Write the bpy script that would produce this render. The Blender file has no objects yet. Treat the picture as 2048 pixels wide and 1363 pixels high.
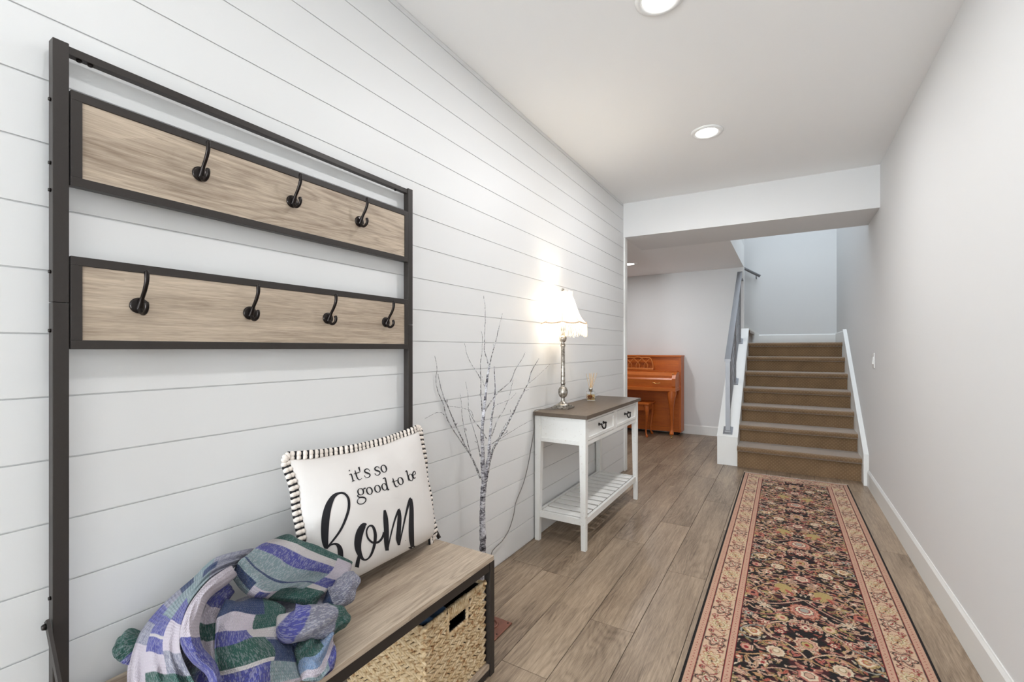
import bpy, bmesh, math, random
import numpy as np
from mathutils import Vector, Matrix
random.seed(7); RNG = np.random.default_rng(11)
S = bpy.context.scene
C = S.collection
PI = math.pi

# ------------------------------------------------------------------ camera, world, light
FPX, U0, V0, CAMH = 905.0, 1024.0, 697.0, 1.25
YAW = math.atan(547 / FPX)
cam_d = bpy.data.cameras.new('camera'); cam = bpy.data.objects.new('camera', cam_d); C.objects.link(cam)
cam_d.sensor_width = 36; cam_d.sensor_fit = 'HORIZONTAL'
cam_d.lens = 36 * FPX / 2048; cam_d.shift_y = (V0 - 681.5) / 2048; cam_d.clip_start = 0.02
cam.location = (0, 0, CAMH); cam.rotation_euler = (PI / 2, 0, YAW)
S.camera = cam
FW = (-math.sin(YAW), math.cos(YAW)); RT = (math.cos(YAW), math.sin(YAW))
def ray(u, v):
    a = (u - U0) / FPX
    return Vector((FW[0] + a * RT[0], FW[1] + a * RT[1], -(v - V0) / FPX))
def pz(u, v, z):
    d = ray(u, v); t = (z - CAMH) / d.z; return Vector((d.x * t, d.y * t, z))
def pd(u, v, t):
    d = ray(u, v); return Vector((d.x * t, d.y * t, CAMH + d.z * t))
def pxx(u, v, x):
    d = ray(u, v); t = x / d.x; return Vector((x, d.y * t, CAMH + d.z * t))
def project(p):
    w = p[0] * FW[0] + p[1] * FW[1]; r = p[0] * RT[0] + p[1] * RT[1]
    return U0 + FPX * r / w, V0 - FPX * (p[2] - CAMH) / w

S.view_settings.view_transform = 'Standard'; S.view_settings.look = 'None'
S.view_settings.gamma = 1.0; S.view_settings.exposure = 0.38
S.view_settings.use_curve_mapping = False
W = bpy.data.worlds.new('sky'); S.world = W; W.use_nodes = True
bg = W.node_tree.nodes['Background']; bg.inputs[0].default_value = (0.75, 0.86, 1.0, 1); bg.inputs[1].default_value = 1.2

def area(name, loc, rot, sx, sy, power, col=(1, 1, 1), shape='RECTANGLE', spread=PI):
    d = bpy.data.lights.new(name, 'AREA'); d.shape = shape; d.size = sx; d.size_y = sy; d.energy = power; d.color = col; d.spread = spread
    o = bpy.data.objects.new(name, d); C.objects.link(o); o.location = loc; o.rotation_euler = rot
    return o
# fill added at an unseen door behind the camera; stairwell daylight from an added skylight
area('entry_fill', (-0.78, -4.90, 1.06), (PI / 2 + .50, 0, -.06), .86, 1.9, 222, (0.86, 0.935, 1.0))
area('stairwell_daylight', (0.1, 7.0, 5.02), (0, 0, 0), 1.1, 1.6, 33, (0.80, 0.90, 1.0))

# ------------------------------------------------------------------ materials
def lin(r, g=None, b=None):
    if g is None: r, g, b = r
    f = lambda c: (c / 255 / 12.92) if c / 255 <= .04045 else ((c / 255 + .055) / 1.055) ** 2.4
    return (f(r), f(g), f(b), 1)
class NT:
    def __init__(s, name):
        s.m = bpy.data.materials.new(name); s.m.use_nodes = True; s.t = s.m.node_tree
        s.b = s.t.nodes['Principled BSDF']; s.out = s.t.nodes['Material Output']
    def n(s, typ, **kw):
        k = s.t.nodes.new(typ)
        for a, v in kw.items(): setattr(k, a, v)
        return k
    def l(s, a, b): s.t.links.new(a, b)
    def set(s, **kw):
        for a, v in kw.items(): s.b.inputs[a.replace('_', ' ')].default_value = v
    def coords(s, scale=(1, 1, 1), kind='Object', rot=(0, 0, 0)):
        tc = s.n('ShaderNodeTexCoord'); mp = s.n('ShaderNodeMapping')
        mp.inputs['Scale'].default_value = scale; mp.inputs['Rotation'].default_value = rot
        s.l(tc.outputs[kind], mp.inputs['Vector']); return mp.outputs[0]
    def noise(s, vec, scale, detail=3, rough=.5, dist=0):
        k = s.n('ShaderNodeTexNoise'); k.inputs['Scale'].default_value = scale; k.inputs['Detail'].default_value = detail
        k.inputs['Roughness'].default_value = rough; k.inputs['Distortion'].default_value = dist
        if vec is not None: s.l(vec, k.inputs['Vector'])
        return k.outputs['Fac']
    def ramp(s, fac, stops, interp='LINEAR'):
        k = s.n('ShaderNodeValToRGB'); e = k.color_ramp.elements; k.color_ramp.interpolation = interp
        while len(e) < len(stops): e.new(.5)
        for el, (p, c) in zip(e, stops): el.position = p; el.color = c
        s.l(fac, k.inputs[0]); return k.outputs[0]
    def mix(s, fac, a, b, mode='MIX'):
        k = s.n('ShaderNodeMix', data_type='RGBA', blend_type=mode)
        for sock, v in ((k.inputs[0], fac), (k.inputs[6], a), (k.inputs[7], b)):
            if hasattr(v, 'links'): s.l(v, sock)
            else: sock.default_value = v
        return k.outputs[2]
    def math(s, op, a, b=None, c=None):
        k = s.n('ShaderNodeMath', operation=op)
        for i, v in enumerate((a, b, c)):
            if v is None: continue
            if hasattr(v, 'links'): s.l(v, k.inputs[i])
            else: k.inputs[i].default_value = v
        return k.outputs[0]
    def bump(s, h, strength=.3, dist=.002):
        k = s.n('ShaderNodeBump'); k.inputs['Strength'].default_value = strength; k.inputs['Distance'].default_value = dist
        s.l(h, k.inputs['Height']); s.l(k.outputs[0], s.b.inputs['Normal'])
    def col(s, sock): s.l(sock, s.b.inputs['Base Color'])

def plain(name, rgb, rough=.6, metal=0, bumpscale=None, bstr=.15, bdist=.001, var=.0):
    m = NT(name); c = lin(rgb); m.set(Base_Color=c, Roughness=rough, Metallic=metal)
    v = m.coords()
    if var:
        f = m.noise(v, bumpscale or 40, 3)
        m.col(m.mix(f, tuple(x * (1 - var) for x in c[:3]) + (1,), tuple(min(1, x * (1 + var)) for x in c[:3]) + (1,)))
    if bumpscale: m.bump(m.noise(v, bumpscale, 4), bstr, bdist)
    return m.m

M = {}
M['wall'] = plain('wall_paint', (230, 230, 229), .75, 0, 90, .12, .0008)
M['ceil'] = plain('ceiling_paint', (246, 246, 245), .85, 0, 120, .10, .0008)
M['ship'] = plain('white_shiplap_paint', (230, 230, 229), .5, 0, 14, .05, .001)
M['trim'] = plain('white_trim_paint', (238, 238, 235), .38, 0, 30, .03, .0005)
M['bronze'] = plain('dark_bronze_metal', (52, 47, 44), .42, .25, 300, .08, .0004, .12)
M['hookm'] = plain('oil_rubbed_bronze', (38, 33, 31), .3, .7, 200, .08, .0004, .2)
M['black'] = plain('black_paint', (24, 23, 24), .5, 0, 150, .05)
M['steel'] = plain('brushed_steel', (146, 147, 150), .48, .7, 200, .06, .0004)
M['cord'] = plain('grey_cord', (112, 108, 104), .5, 0, 200, .05)
M['plastic'] = plain('white_plastic', (240, 240, 238), .3, 0, 100, .02)
M['copper'] = plain('copper_plate', (128, 84, 70), .38, .55, 24, .25, .002, .45)
M['void'] = plain('dark_gap', (18, 14, 12), .9, 0, 50, .1)
M['bluecloth'] = plain('blue_cloth', (78, 112, 150), .9, 0, 300, .3)

def wood(name, light, dark, rough, along='y', scale=1.0, contrast=.5, rings=True, bstr=.15, rnd=0.0, ringamp=.22):
    m = NT(name)
    st = .045
    k = {'y': (1, st, 1), 'x': (st, 1, 1), 'z': (1, 1, st)}[along]
    tc = m.n('ShaderNodeTexCoord'); oi = m.n('ShaderNodeObjectInfo')
    sh = m.n('ShaderNodeVectorMath', operation='MULTIPLY_ADD')
    cb = m.n('ShaderNodeCombineXYZ'); m.l(oi.outputs['Random'], cb.inputs[0]); m.l(oi.outputs['Random'], cb.inputs[1]); m.l(oi.outputs['Random'], cb.inputs[2])
    m.l(cb.outputs[0], sh.inputs[0]); sh.inputs[1].default_value = (17.3, 41.7, 9.1); m.l(tc.outputs['Object'], sh.inputs[2])
    def mp(kk):
        q = m.n('ShaderNodeMapping'); q.inputs['Scale'].default_value = kk; m.l(sh.outputs[0], q.inputs['Vector']); return q.outputs[0]
    v = mp(k); v2 = mp(tuple(1 if c == 1 else .16 for c in k))
    fine = m.noise(v, 330 * scale, 2, .6, .1); mid = m.noise(v, 75 * scale, 4, .65, .3); tone = m.noise(v2, 6 * scale, 2, .5, .3)
    big = m.noise(v2, 5.5 * scale, 2, .5, .4)
    ring = m.math('POWER', m.math('ABSOLUTE', m.math('SINE', m.math('MULTIPLY', big, 58.0))), 3.0)
    f = m.math('ADD', m.math('MULTIPLY', mid, .50), m.math('MULTIPLY', fine, .40))
    f = m.math('ADD', f, m.math('MULTIPLY', m.math('SUBTRACT', tone, .5), .45))
    if rings: f = m.math('SUBTRACT', f, m.math('MULTIPLY', m.math('MULTIPLY', ring, m.math('GREATER_THAN', m.noise(v2, 3.1 * scale, 1), .50)), ringamp))
    f = m.math('ADD', m.math('MULTIPLY', m.math('SUBTRACT', f, .45), 1.0 + contrast), .5)
    c = m.ramp(f, [(.15, lin(dark)), (.75, lin(light))])
    if rnd:
        br = m.math('ADD', m.math('MULTIPLY', oi.outputs['Random'], rnd), 1 - rnd / 2)
        cc = m.n('ShaderNodeCombineColor'); [m.l(br, cc.inputs[i]) for i in range(3)]
        c = m.mix(1.0, c, cc.outputs[0], 'MULTIPLY')
    m.col(c); m.set(Roughness=rough); m.bump(fine, bstr, .0006)
    return m.m
M['floor'] = wood('grey_brown_plank', (173, 152, 129), (98, 80, 63), .38, 'y', 1.25, .6, True, .10, .14, .08)
M['oak'] = wood('washed_oak_laminate', (203, 186, 165), (136, 118, 101), .5, 'y', 1.2, .6, True, .12, 0, .10)
M['piano'] = wood('honey_oak_varnish', (214, 116, 40), (164, 76, 20), .38, 'x', 1.5, .2, False, .04)
M['pianov'] = wood('honey_oak_varnish_upright', (210, 112, 38), (162, 74, 20), .38, 'z', 1.5, .2, False, .04)
M['pianol'] = wood('honey_oak_highlight', (222, 140, 72), (178, 96, 40), .28, 'z', 1.5, .2, False, .04)  # piano oak lightened: the lattice's highlights are put into its colour
M['tabletop'] = wood('dark_grey_wood_top', (108, 94, 80), (72, 60, 49), .45, 'y', 1.4, .3, False, .1)

def distressed(name):
    m = NT(name); v = m.coords((1, 1, 1)); v2 = m.coords((9, 1.2, 9))
    f = m.noise(v2, 9, 4, .65); g = m.noise(v, 2.5, 3)
    w = m.math('MULTIPLY', m.math('GREATER_THAN', m.math('ADD', m.math('MULTIPLY', f, .8), m.math('MULTIPLY', g, .3)), .70), .30)
    m.col(m.mix(w, lin(240, 239, 235), lin(170, 152, 128))); m.set(Roughness=.55); m.bump(f, .12, .001); return m.m
M['dist'] = distressed('distressed_white_paint')

def carpet(name):
    m = NT(name); v = m.coords()
    n1 = m.noise(v, 260, 3, .7); n2 = m.noise(v, 7, 2)
    sx = m.n('ShaderNodeSeparateXYZ'); m.l(v, sx.inputs[0])
    def dots(a, per): return m.math('SINE', m.math('MULTIPLY', a, 2 * PI / per))
    d = m.math('MULTIPLY', dots(sx.outputs[0], .034), dots(m.math('ADD', sx.outputs[1], sx.outputs[2]), .034))
    d = m.math('GREATER_THAN', d, .42)
    f = m.math('ADD', m.math('MULTIPLY', n1, .75), m.math('MULTIPLY', n2, .25))
    c = m.ramp(f, [(.3, lin(92, 68, 42)), (.7, lin(150, 119, 83))])
    c = m.mix(m.math('MULTIPLY', d, .13), c, lin(204, 178, 140))
    m.col(c); m.set(Roughness=.95); m.b.inputs['Sheen Weight'].default_value = .7
    m.bump(m.math('ADD', n1, m.math('MULTIPLY', d, .25)), .7, .005); return m.m
M['carpet'] = carpet('tan_patterned_carpet')

def vcol(name, rough=.95, bscale=500, bstr=.5, sheen=.2):
    m = NT(name); a = m.n('ShaderNodeAttribute', attribute_name='paint'); v = m.coords()
    n = m.noise(v, bscale, 2, .7)
    m.col(m.mix(m.math('MULTIPLY', n, .28), a.outputs['Color'], (0, 0, 0, 1)))
    m.set(Roughness=rough); m.b.inputs['Sheen Weight'].default_value = sheen; m.bump(n, bstr, .002); return m.m
M['rug'] = vcol('woven_rug_pile', sheen=.0)

def knit():
    m = NT('knit_wool'); a = m.n('ShaderNodeAttribute', attribute_name='paint')
    uv = m.n('ShaderNodeUVMap', uv_map='UVMap'); sx = m.n('ShaderNodeSeparateXYZ'); m.l(uv.outputs[0], sx.inputs[0])
    U, V = sx.outputs[0], sx.outputs[1]
    cu = m.math('MULTIPLY', U, 1 / .0060); cv = m.math('MULTIPLY', V, 1 / .0065)
    fu = m.math('ABSOLUTE', m.math('SUBTRACT', m.math('FRACT', cu), .5))
    vv = m.math('ADD', cv, m.math('MULTIPLY', fu, 1.1))
    st = m.math('SINE', m.math('MULTIPLY', vv, 2 * PI))
    gap = m.math('MULTIPLY', m.math('SUBTRACT', .5, fu), 1.0)
    h = m.math('ADD', m.math('MULTIPLY', st, .5), m.math('MULTIPLY', m.math('SINE', m.math('MULTIPLY', fu, PI * 2)), .8))
    cell = m.n('ShaderNodeCombineXYZ'); m.l(m.math('FLOOR', m.math('MULTIPLY', cu, 3)), cell.inputs[0]); m.l(m.math('FLOOR', vv), cell.inputs[1])
    wn = m.n('ShaderNodeTexWhiteNoise', noise_dimensions='2D'); m.l(cell.outputs[0], wn.inputs['Vector'])
    spk = m.math('MULTIPLY', m.math('GREATER_THAN', wn.outputs['Value'], .64), a.outputs['Alpha'])
    c = m.mix(spk, a.outputs['Color'], lin(214, 212, 220))
    fz = m.noise(m.coords(), 400, 2, .7)
    c = m.mix(m.math('MULTIPLY', fz, .22), c, (0.02, .02, .03, 1))
    m.col(c); m.set(Roughness=1.0); m.b.inputs['Sheen Weight'].default_value = .12; m.b.inputs['Sheen Roughness'].default_value = .6
    m.bump(m.math('ADD', h, fz), .7, .0045); return m.m
M['knit'] = knit()

def birch():
    m = NT('birch_bark'); v = m.coords((1, 1, 1)); v2 = m.coords((1, 1, 2.4))
    f = m.noise(v2, 70, 4, .65, .4); g = m.noise(m.coords((1, 1, 1.6)), 16, 2, .5)
    k = m.math('ADD', m.math('MULTIPLY', f, .7), m.math('MULTIPLY', g, .5))
    m.col(m.ramp(k, [(.46, lin(42, 40, 44)), (.56, lin(128, 124, 130)), (.66, lin(218, 216, 220))])); m.set(Roughness=.8); m.bump(f, .6, .004); return m.m
M['birch'] = birch()
def twig():
    m = NT('twig_bark'); f = m.noise(m.coords((1, 1, 1)), 110, 3, .6)
    m.col(m.ramp(f, [(.43, lin(84, 80, 80)), (.60, lin(206, 204, 204))])); m.set(Roughness=.85); m.bump(f, .3, .001); return m.m
M['twig'] = twig()

def canvas():
    m = NT('cream_canvas'); v = m.coords(); w = m.noise(v, 900, 2, .6); s = m.noise(v, 6, 2)
    m.col(m.mix(s, lin(218, 212, 207), lin(230, 226, 222))); m.set(Roughness=.95); m.bump(w, .3, .001); return m.m
M['canvas'] = canvas()
M['ink'] = plain('black_ink', (22, 21, 26), .85, 0, 500, .1)
M['puff'] = plain('cream_braid', (236, 226, 216), .95, 0, 350, .5, .002, .1)
def hyacinth(name, a, b):
    m = NT(name); oi = m.coords(); f = m.noise(oi, 55, 2, .5); g = m.noise(m.coords((1, 1, 1)), 260, 2)
    c = m.ramp(f, [(.30, lin(*b)), (.42, lin(*a)), (.66, lin(230, 208, 172))])
    m.col(m.mix(m.math('MULTIPLY', g, .3), c, lin(110, 76, 44))); m.set(Roughness=.8); m.bump(g, .5, .002); return m.m
M['hya'] = hyacinth('water_hyacinth', (206, 178, 136), (158, 112, 70))
def silver():
    m = NT('antique_silver'); f = m.noise(m.coords(), 60, 4, .6)
    m.col(m.ramp(f, [(.35, lin(112, 104, 94)), (.65, lin(208, 203, 194))])); m.set(Metallic=.85, Roughness=.34); m.bump(f, .15, .001); return m.m
M['silver'] = silver()
def glass(name, col, rough=.02):
    m = NT(name); m.set(Base_Color=col, Roughness=rough, IOR=1.45); m.b.inputs['Transmission Weight'].default_value = 1.0
    f = m.noise(m.coords(), 30, 2); m.bump(f, .02, .001); return m.m
M['glass'] = glass('clear_glass', (.97, .98, .98, 1)); M['oil'] = glass('amber_oil', (.95, .74, .38, 1))
M['petal'] = plain('dried_petals', (168, 92, 34), .8, 0, 60, .3, .002, .4)
M['reed'] = plain('reed_wood', (206, 172, 120), .7, 0, 80, .2)
def emis(name, col, st):
    m = NT(name); f = m.noise(m.coords(), 20, 1)
    m.b.inputs['Emission Color'].default_value = col; m.b.inputs['Emission Strength'].default_value = st
    m.set(Base_Color=(.9, .9, .9, 1), Roughness=.5); return m.m
M['lens'] = emis('lit_lens', (1, .985, .95, 1), 9.0); M['bulb'] = emis('lit_bulb', (1, .9, .75, 1), 20.0)
def shade():
    m = NT('shade_fabric'); v = m.coords(); f = m.noise(v, 300, 2)
    tr = m.n('ShaderNodeBsdfTranslucent'); tr.inputs[0].default_value = (1, .95, .86, 1)
    di = m.n('ShaderNodeBsdfDiffuse'); di.inputs[0].default_value = (.9, .86, .8, 1)
    bp = m.n('ShaderNodeBump'); bp.inputs['Strength'].default_value = .2; bp.inputs['Distance'].default_value = .001; m.l(f, bp.inputs['Height']); m.l(bp.outputs[0], di.inputs['Normal'])
    mx = m.n('ShaderNodeMixShader'); mx.inputs[0].default_value = .62; m.l(di.outputs[0], mx.inputs[1]); m.l(tr.outputs[0], mx.inputs[2]); m.l(mx.outputs[0], m.out.inputs[0]); return m.m
M['shade'] = shade()
M['braid'] = plain('beige_braid', (206, 178, 152), .9, 0, 300, .4, .002, .1)
M['gold'] = plain('brass', (212, 178, 110), .25, .9, 100, .05)

# ------------------------------------------------------------------ mesh helpers
ORG = {}
def link(o, parent=None, org=None):
    C.objects.link(o)
    if parent is not None: o.parent = parent
    ORG[o.name] = ORG.get(parent.name, Vector((0, 0, 0))) if parent is not None else Vector(org or (0, 0, 0))
    return o
def mesh_obj(name, verts, faces, mat, parent=None, smooth=False, mats=None, fm=None):
    off = ORG.get(parent.name, Vector((0, 0, 0))) if parent is not None else Vector((0, 0, 0))
    me = bpy.data.meshes.new(name)
    me.from_pydata([(v[0] - off[0], v[1] - off[1], v[2] - off[2]) for v in verts], [], faces)
    for k in (mats or [mat]): me.materials.append(M[k] if isinstance(k, str) else k)
    if fm is not None: me.polygons.foreach_set('material_index', fm)
    if smooth: me.polygons.foreach_set('use_smooth', [True] * len(me.polygons))
    me.update()
    return link(bpy.data.objects.new(name, me), parent)
class G:
    """collects shapes into one mesh"""
    def __init__(s): s.v = []; s.f = []; s.m = []; s.cur = 0
    def add(s, v, f):
        b = len(s.v); s.v += [tuple(p) for p in v]; s.f += [tuple(i + b for i in q) for q in f]; s.m += [s.cur] * len(f); return s
    def box(s, x0, x1, y0, y1, z0, z1, bev=0.0):
        x0, x1 = sorted((x0, x1)); y0, y1 = sorted((y0, y1)); z0, z1 = sorted((z0, z1))
        if bev <= 0:
            v = [(x, y, z) for x in (x0, x1) for y in (y0, y1) for z in (z0, z1)]
            return s.add(v, [(0, 1, 3, 2), (4, 6, 7, 5), (0, 4, 5, 1), (2, 3, 7, 6), (0, 2, 6, 4), (1, 5, 7, 3)])
        bm = bmesh.new(); bmesh.ops.create_cube(bm, size=1)
        for q in bm.verts: q.co = ((q.co.x + .5) * (x1 - x0) + x0, (q.co.y + .5) * (y1 - y0) + y0, (q.co.z + .5) * (z1 - z0) + z0)
        bmesh.ops.bevel(bm, geom=bm.edges[:], offset=bev, segments=2, affect='EDGES', profile=.6)
        return s.bm(bm)
    def bm(s, bm):
        bm.verts.index_update(); s.add([q.co[:] for q in bm.verts], [[q.index for q in f.verts] for f in bm.faces]); bm.free(); return s
    def prism(s, pts, axis, a, b):
        """pts: 2-D polygon in the two other axes, extruded from a to b along axis"""
        def mk(p, t): return {'x': (t, p[0], p[1]), 'y': (p[0], t, p[1]), 'z': (p[0], p[1], t)}[axis]
        n = len(pts); v = [mk(p, a) for p in pts] + [mk(p, b) for p in pts]
        return s.add(v, [tuple(range(n))[::-1], tuple(range(n, 2 * n))] + [(i, (i + 1) % n, n + (i + 1) % n, n + i) for i in range(n)])
    def tube(s, pts, rad, seg=8, cap=True, flat=1.0):
        pts = [Vector(p) for p in pts]; n = len(pts)
        if not hasattr(rad, '__len__'): rad = [rad] * n
        up = None; v = []
        for i, p in enumerate(pts):
            d = (pts[min(i + 1, n - 1)] - pts[max(i - 1, 0)])
            if d.length < 1e-9: d = Vector((0, 0, 1))
            d.normalize()
            if up is None:
                up = Vector((0, 0, 1)) if abs(d.z) < .9 else Vector((1, 0, 0))
            a = d.cross(up).normalized(); up = a.cross(d).normalized()
            for k in range(seg):
                t = 2 * PI * k / seg
                v.append(p + a * math.cos(t) * rad[i] * flat + up * math.sin(t) * rad[i])
        f = [(i * seg + k, i * seg + (k + 1) % seg, (i + 1) * seg + (k + 1) % seg, (i + 1) * seg + k) for i in range(n - 1) for k in range(seg)]
        if cap: f += [tuple(range(seg))[::-1], tuple((n - 1) * seg + k for k in range(seg))]
        return s.add(v, f)
    def lathe(s, prof, cx, cy, seg=32, fn=None):
        """prof: (radius, z); fn(theta, i) scales the radius"""
        n = len(prof); v = []
        for i, (r, z) in enumerate(prof):
            for k in range(seg):
                t = 2 * PI * k / seg; q = fn(t, i) if fn else 1
                v.append((cx + r * q * math.cos(t), cy + r * q * math.sin(t), z))
        f = [(i * seg + k, i * seg + (k + 1) % seg, (i + 1) * seg + (k + 1) % seg, (i + 1) * seg + k) for i in range(n - 1) for k in range(seg)]
        if prof[0][0] > 0: f.append(tuple(range(seg))[::-1])
        if prof[-1][0] > 0: f.append(tuple((n - 1) * seg + k for k in range(seg)))
        return s.add(v, f)
    def blob(s, c, ax, r, l, seg=6, rings=5):
        """spindle along unit vector ax, half length l, radius r"""
        ax = Vector(ax).normalized(); c = Vector(c)
        pts = [c + ax * (l * math.sin(-PI / 2 + PI * i / rings)) for i in range(rings + 1)]
        rad = [max(.0002, r * math.cos(-PI / 2 + PI * i / rings) ** .7) if 0 < i < rings else r * .12 for i in range(rings + 1)]
        return s.tube(pts, rad, seg)
    def obj(s, name, mat, parent=None, smooth=False, mats=None):
        return mesh_obj(name, s.v, s.f, mat, parent, smooth, mats, s.m if mats else None)
def tag(o, label, cat, group=None):
    o['label'] = label; o['category'] = cat
    if group: o['group'] = group
    return o
def thing(name, label, cat, loc, group=None):
    o = bpy.data.objects.new(name, None); o.empty_display_size = .1; o.location = loc
    link(o, None, loc); return tag(o, label, cat, group)
def struct(o): o['kind'] = 'structure'; return o
def box(name, mat, parent, *a, bev=0.0): return G().box(*a, bev=bev).obj(name, mat, parent)
def crom(P, n):
    """Catmull-Rom resample of the first axis of array P to n samples"""
    P = np.asarray(P, float); m = len(P); t = np.linspace(0, m - 1, n); i = np.clip(t.astype(int), 0, m - 2); f = (t - i).reshape(-1, *([1] * (P.ndim - 1)))
    p0 = P[np.maximum(i - 1, 0)]; p1 = P[i]; p2 = P[i + 1]; p3 = P[np.minimum(i + 2, m - 1)]
    return .5 * ((2 * p1) + (-p0 + p2) * f + (2 * p0 - 5 * p1 + 4 * p2 - p3) * f ** 2 + (-p0 + 3 * p1 - 3 * p2 + p3) * f ** 3)

# ------------------------------------------------------------------ the setting
XL, XR, ZC, ZS = -1.418, 0.650, 2.730, 2.385      # shiplap face, right wall, ceiling, soffit
YB, YE = -5.00, 4.60                              # wall behind the camera, end of the shiplap
YP, YBK = 7.06, 8.25                              # piano wall, wall behind the stair landing
XF = -3.30                                        # far side of the piano room
ZU = 5.05                                         # upper ceiling over the stairs

floor = struct(box('floor', 'void', None, XF, XR + .1, YB - .1, YP, -.06, -.006))
PW, PL = .203, 1.38
known = {2: 1.535, 3: 1.98, 4: 2.64 - PL, 5: 2.05, 1: .9, 0: 2.3, 6: 1.1, 7: 1.7, 8: .6, 9: 2.2}
k0 = int((XF - (-1.382)) / PW) - 1
for k in range(k0, 11):
    xa = -1.382 + PW * k; xb = xa + PW
    if xb > XR: xb = XR
    if xa < XF: xa = XF
    if xb - xa < .01: continue
    j = known.get(k, random.uniform(0, PL)); j -= PL * math.ceil((j - YB) / PL)
    while j < YP:
        ya, yb = max(j, YB), min(j + PL, YP)
        if xb <= XL - .1: ya = max(ya, YE - .2)
        if yb - ya > .02:
            g = G(); e = .0010
            g.box(xa + e, xb - e, ya + e, yb - e, -.006, 0, .0012); g.obj('plank', 'floor', floor)
        j += PL

wl = struct(box('wall_left', 'ship', None, XL - .12, XL - .0042, YB, YE, 0, ZC + .02))
z = .0055 - .142
while z < ZC:
    za, zb = max(z, .002), min(z + .142, ZC)
    if zb - za > .008:
        box('shiplap_board', 'ship', wl, XL - .0042, XL, YB, YE - .045, za + .0017, zb - .0017, bev=.0008)
    z += .142
struct(box('trim_1', 'trim', None, XL - .13, XL + .016, YE - .045, YE + .03, 0, ZS, bev=.003))

wr = struct(box('wall_right', 'wall', None, XR, XR + .12, YB, YBK, 0, ZU))
def baseboard_prof(h): return h
def baseboard(name, axis, face, d, a, b, z0, h=.145):
    """board with a chamfered top along axis; face = wall plane, d = +-1 out of the wall"""
    t = .014
    pts = [(face, z0), (face + d * t, z0), (face + d * t, z0 + h - .016), (face + d * t * .45, z0 + h - .004), (face + d * t * .35, z0 + h), (face, z0 + h)]
    if d < 0: pts = pts[::-1]
    g = G(); g.prism(pts, axis, a, b)
    return struct(g.obj(name, 'trim'))
baseboard('baseboard_right', 'y', XR, -1, YB, 5.20, 0)
struct(box('ceiling', 'ceil', None, XL - .12, XR + .12, YB - .1, YE + .05, ZC, ZC + .12))
# dropped beam and the soffit over the piano room; the stair opening is left free
g = G(); g.add([(XL, 4.545, ZS), (XR, 4.640, ZS), (XR, 4.640, ZC), (XL, 4.545, ZC), (XL, 5.25, ZS), (XR, 5.25, ZS), (XR, 5.25, ZC), (XL, 5.25, ZC)],
               [(0, 1, 2, 3), (0, 4, 5, 1), (4, 7, 6, 5), (3, 2, 6, 7), (0, 3, 7, 4), (1, 5, 6, 2)])
struct(g.obj('wall_beam', 'wall'))
struct(box('ceiling_piano_room', 'ceil', None, XF, -.497, 5.25, YP, ZS, ZS + .3))
struct(box('ceiling_piano_nook', 'ceil', None, XF, XL - .13, YE - .2, 5.25, ZS, ZS + .3))
struct(box('ceiling_piano_edge', 'ceil', None, XL - .13, XL, YE, 5.25, ZS, ZS + .3))
wb = struct(box('wall_piano', 'wall', None, XF, -.497, YP, YP + .12, 0, ZU))
struct(box('wall_piano_side', 'wall', None, XF - .1, XF, YE - .3, YBK, 0, ZU))
struct(box('wall_piano_front', 'wall', None, XF, XL - .12, YE - .3, YE - .2, 0, ZS + .2))
baseboard('baseboard_piano', 'x', YP, -1, XF, -.64, 0, .135)
# stairwell shell above the opening
struct(box('wall_stair_header', 'wall', None, -.56, XR, 5.17, 5.25, ZC, ZU))
struct(box('wall_stair_left', 'wall', None, -.577, -.497, 5.25, YP, ZS + .3, ZU))
struct(box('wall_stair_back', 'wall', None, XF, XR, YBK, YBK + .1, 0, ZU))
g = G()      # upper ceiling with an opening for the added skylight
g.box(-.6, -.45, 5.17, YBK, ZU, ZU + .1); g.box(XF, -.6, YP, YBK, ZU, ZU + .1)
g.box(-.45, XR, 5.17, 6.2, ZU, ZU + .1); g.box(-.45, XR, 7.8, YBK, ZU, ZU + .1)
struct(g.obj('ceiling_stairwell', 'ceil'))
sk = struct(box('added_skylight', 'glass', None, -.45, XR, 6.2, 7.8, ZU + .06, ZU + .07))  # unseen skylight, added to carry the stairwell daylight
# wall behind the camera with an unseen glazed door, added to bring in fill light
g = G(); dx0, dx1, dz1 = -1.26, -.30, 2.12
g.box(XL - .12, dx0, YB - .1, YB, 0, ZC); g.box(dx1, XR, YB - .1, YB, 0, ZC); g.box(dx0, dx1, YB - .1, YB, dz1, ZC)
struct(g.obj('wall_back', 'wall'))
door = struct(G().box(dx0, dx0 + .08, YB - .08, YB - .03, 0, dz1).box(dx1 - .08, dx1, YB - .08, YB - .03, 0, dz1).box(dx0, dx1, YB - .08, YB - .03, dz1 - .08, dz1)
              .box(dx0, dx1, YB - .08, YB - .03, 0, .10).box(dx0, dx1, YB - .08, YB - .03, 1.0, 1.06).obj('added_door', 'trim'))
for a, b in ((.10, 1.0), (1.06, dz1 - .08)): box('pane', 'glass', door, dx0 + .08, dx1 - .08, YB - .06, YB - .055, a, b)

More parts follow.
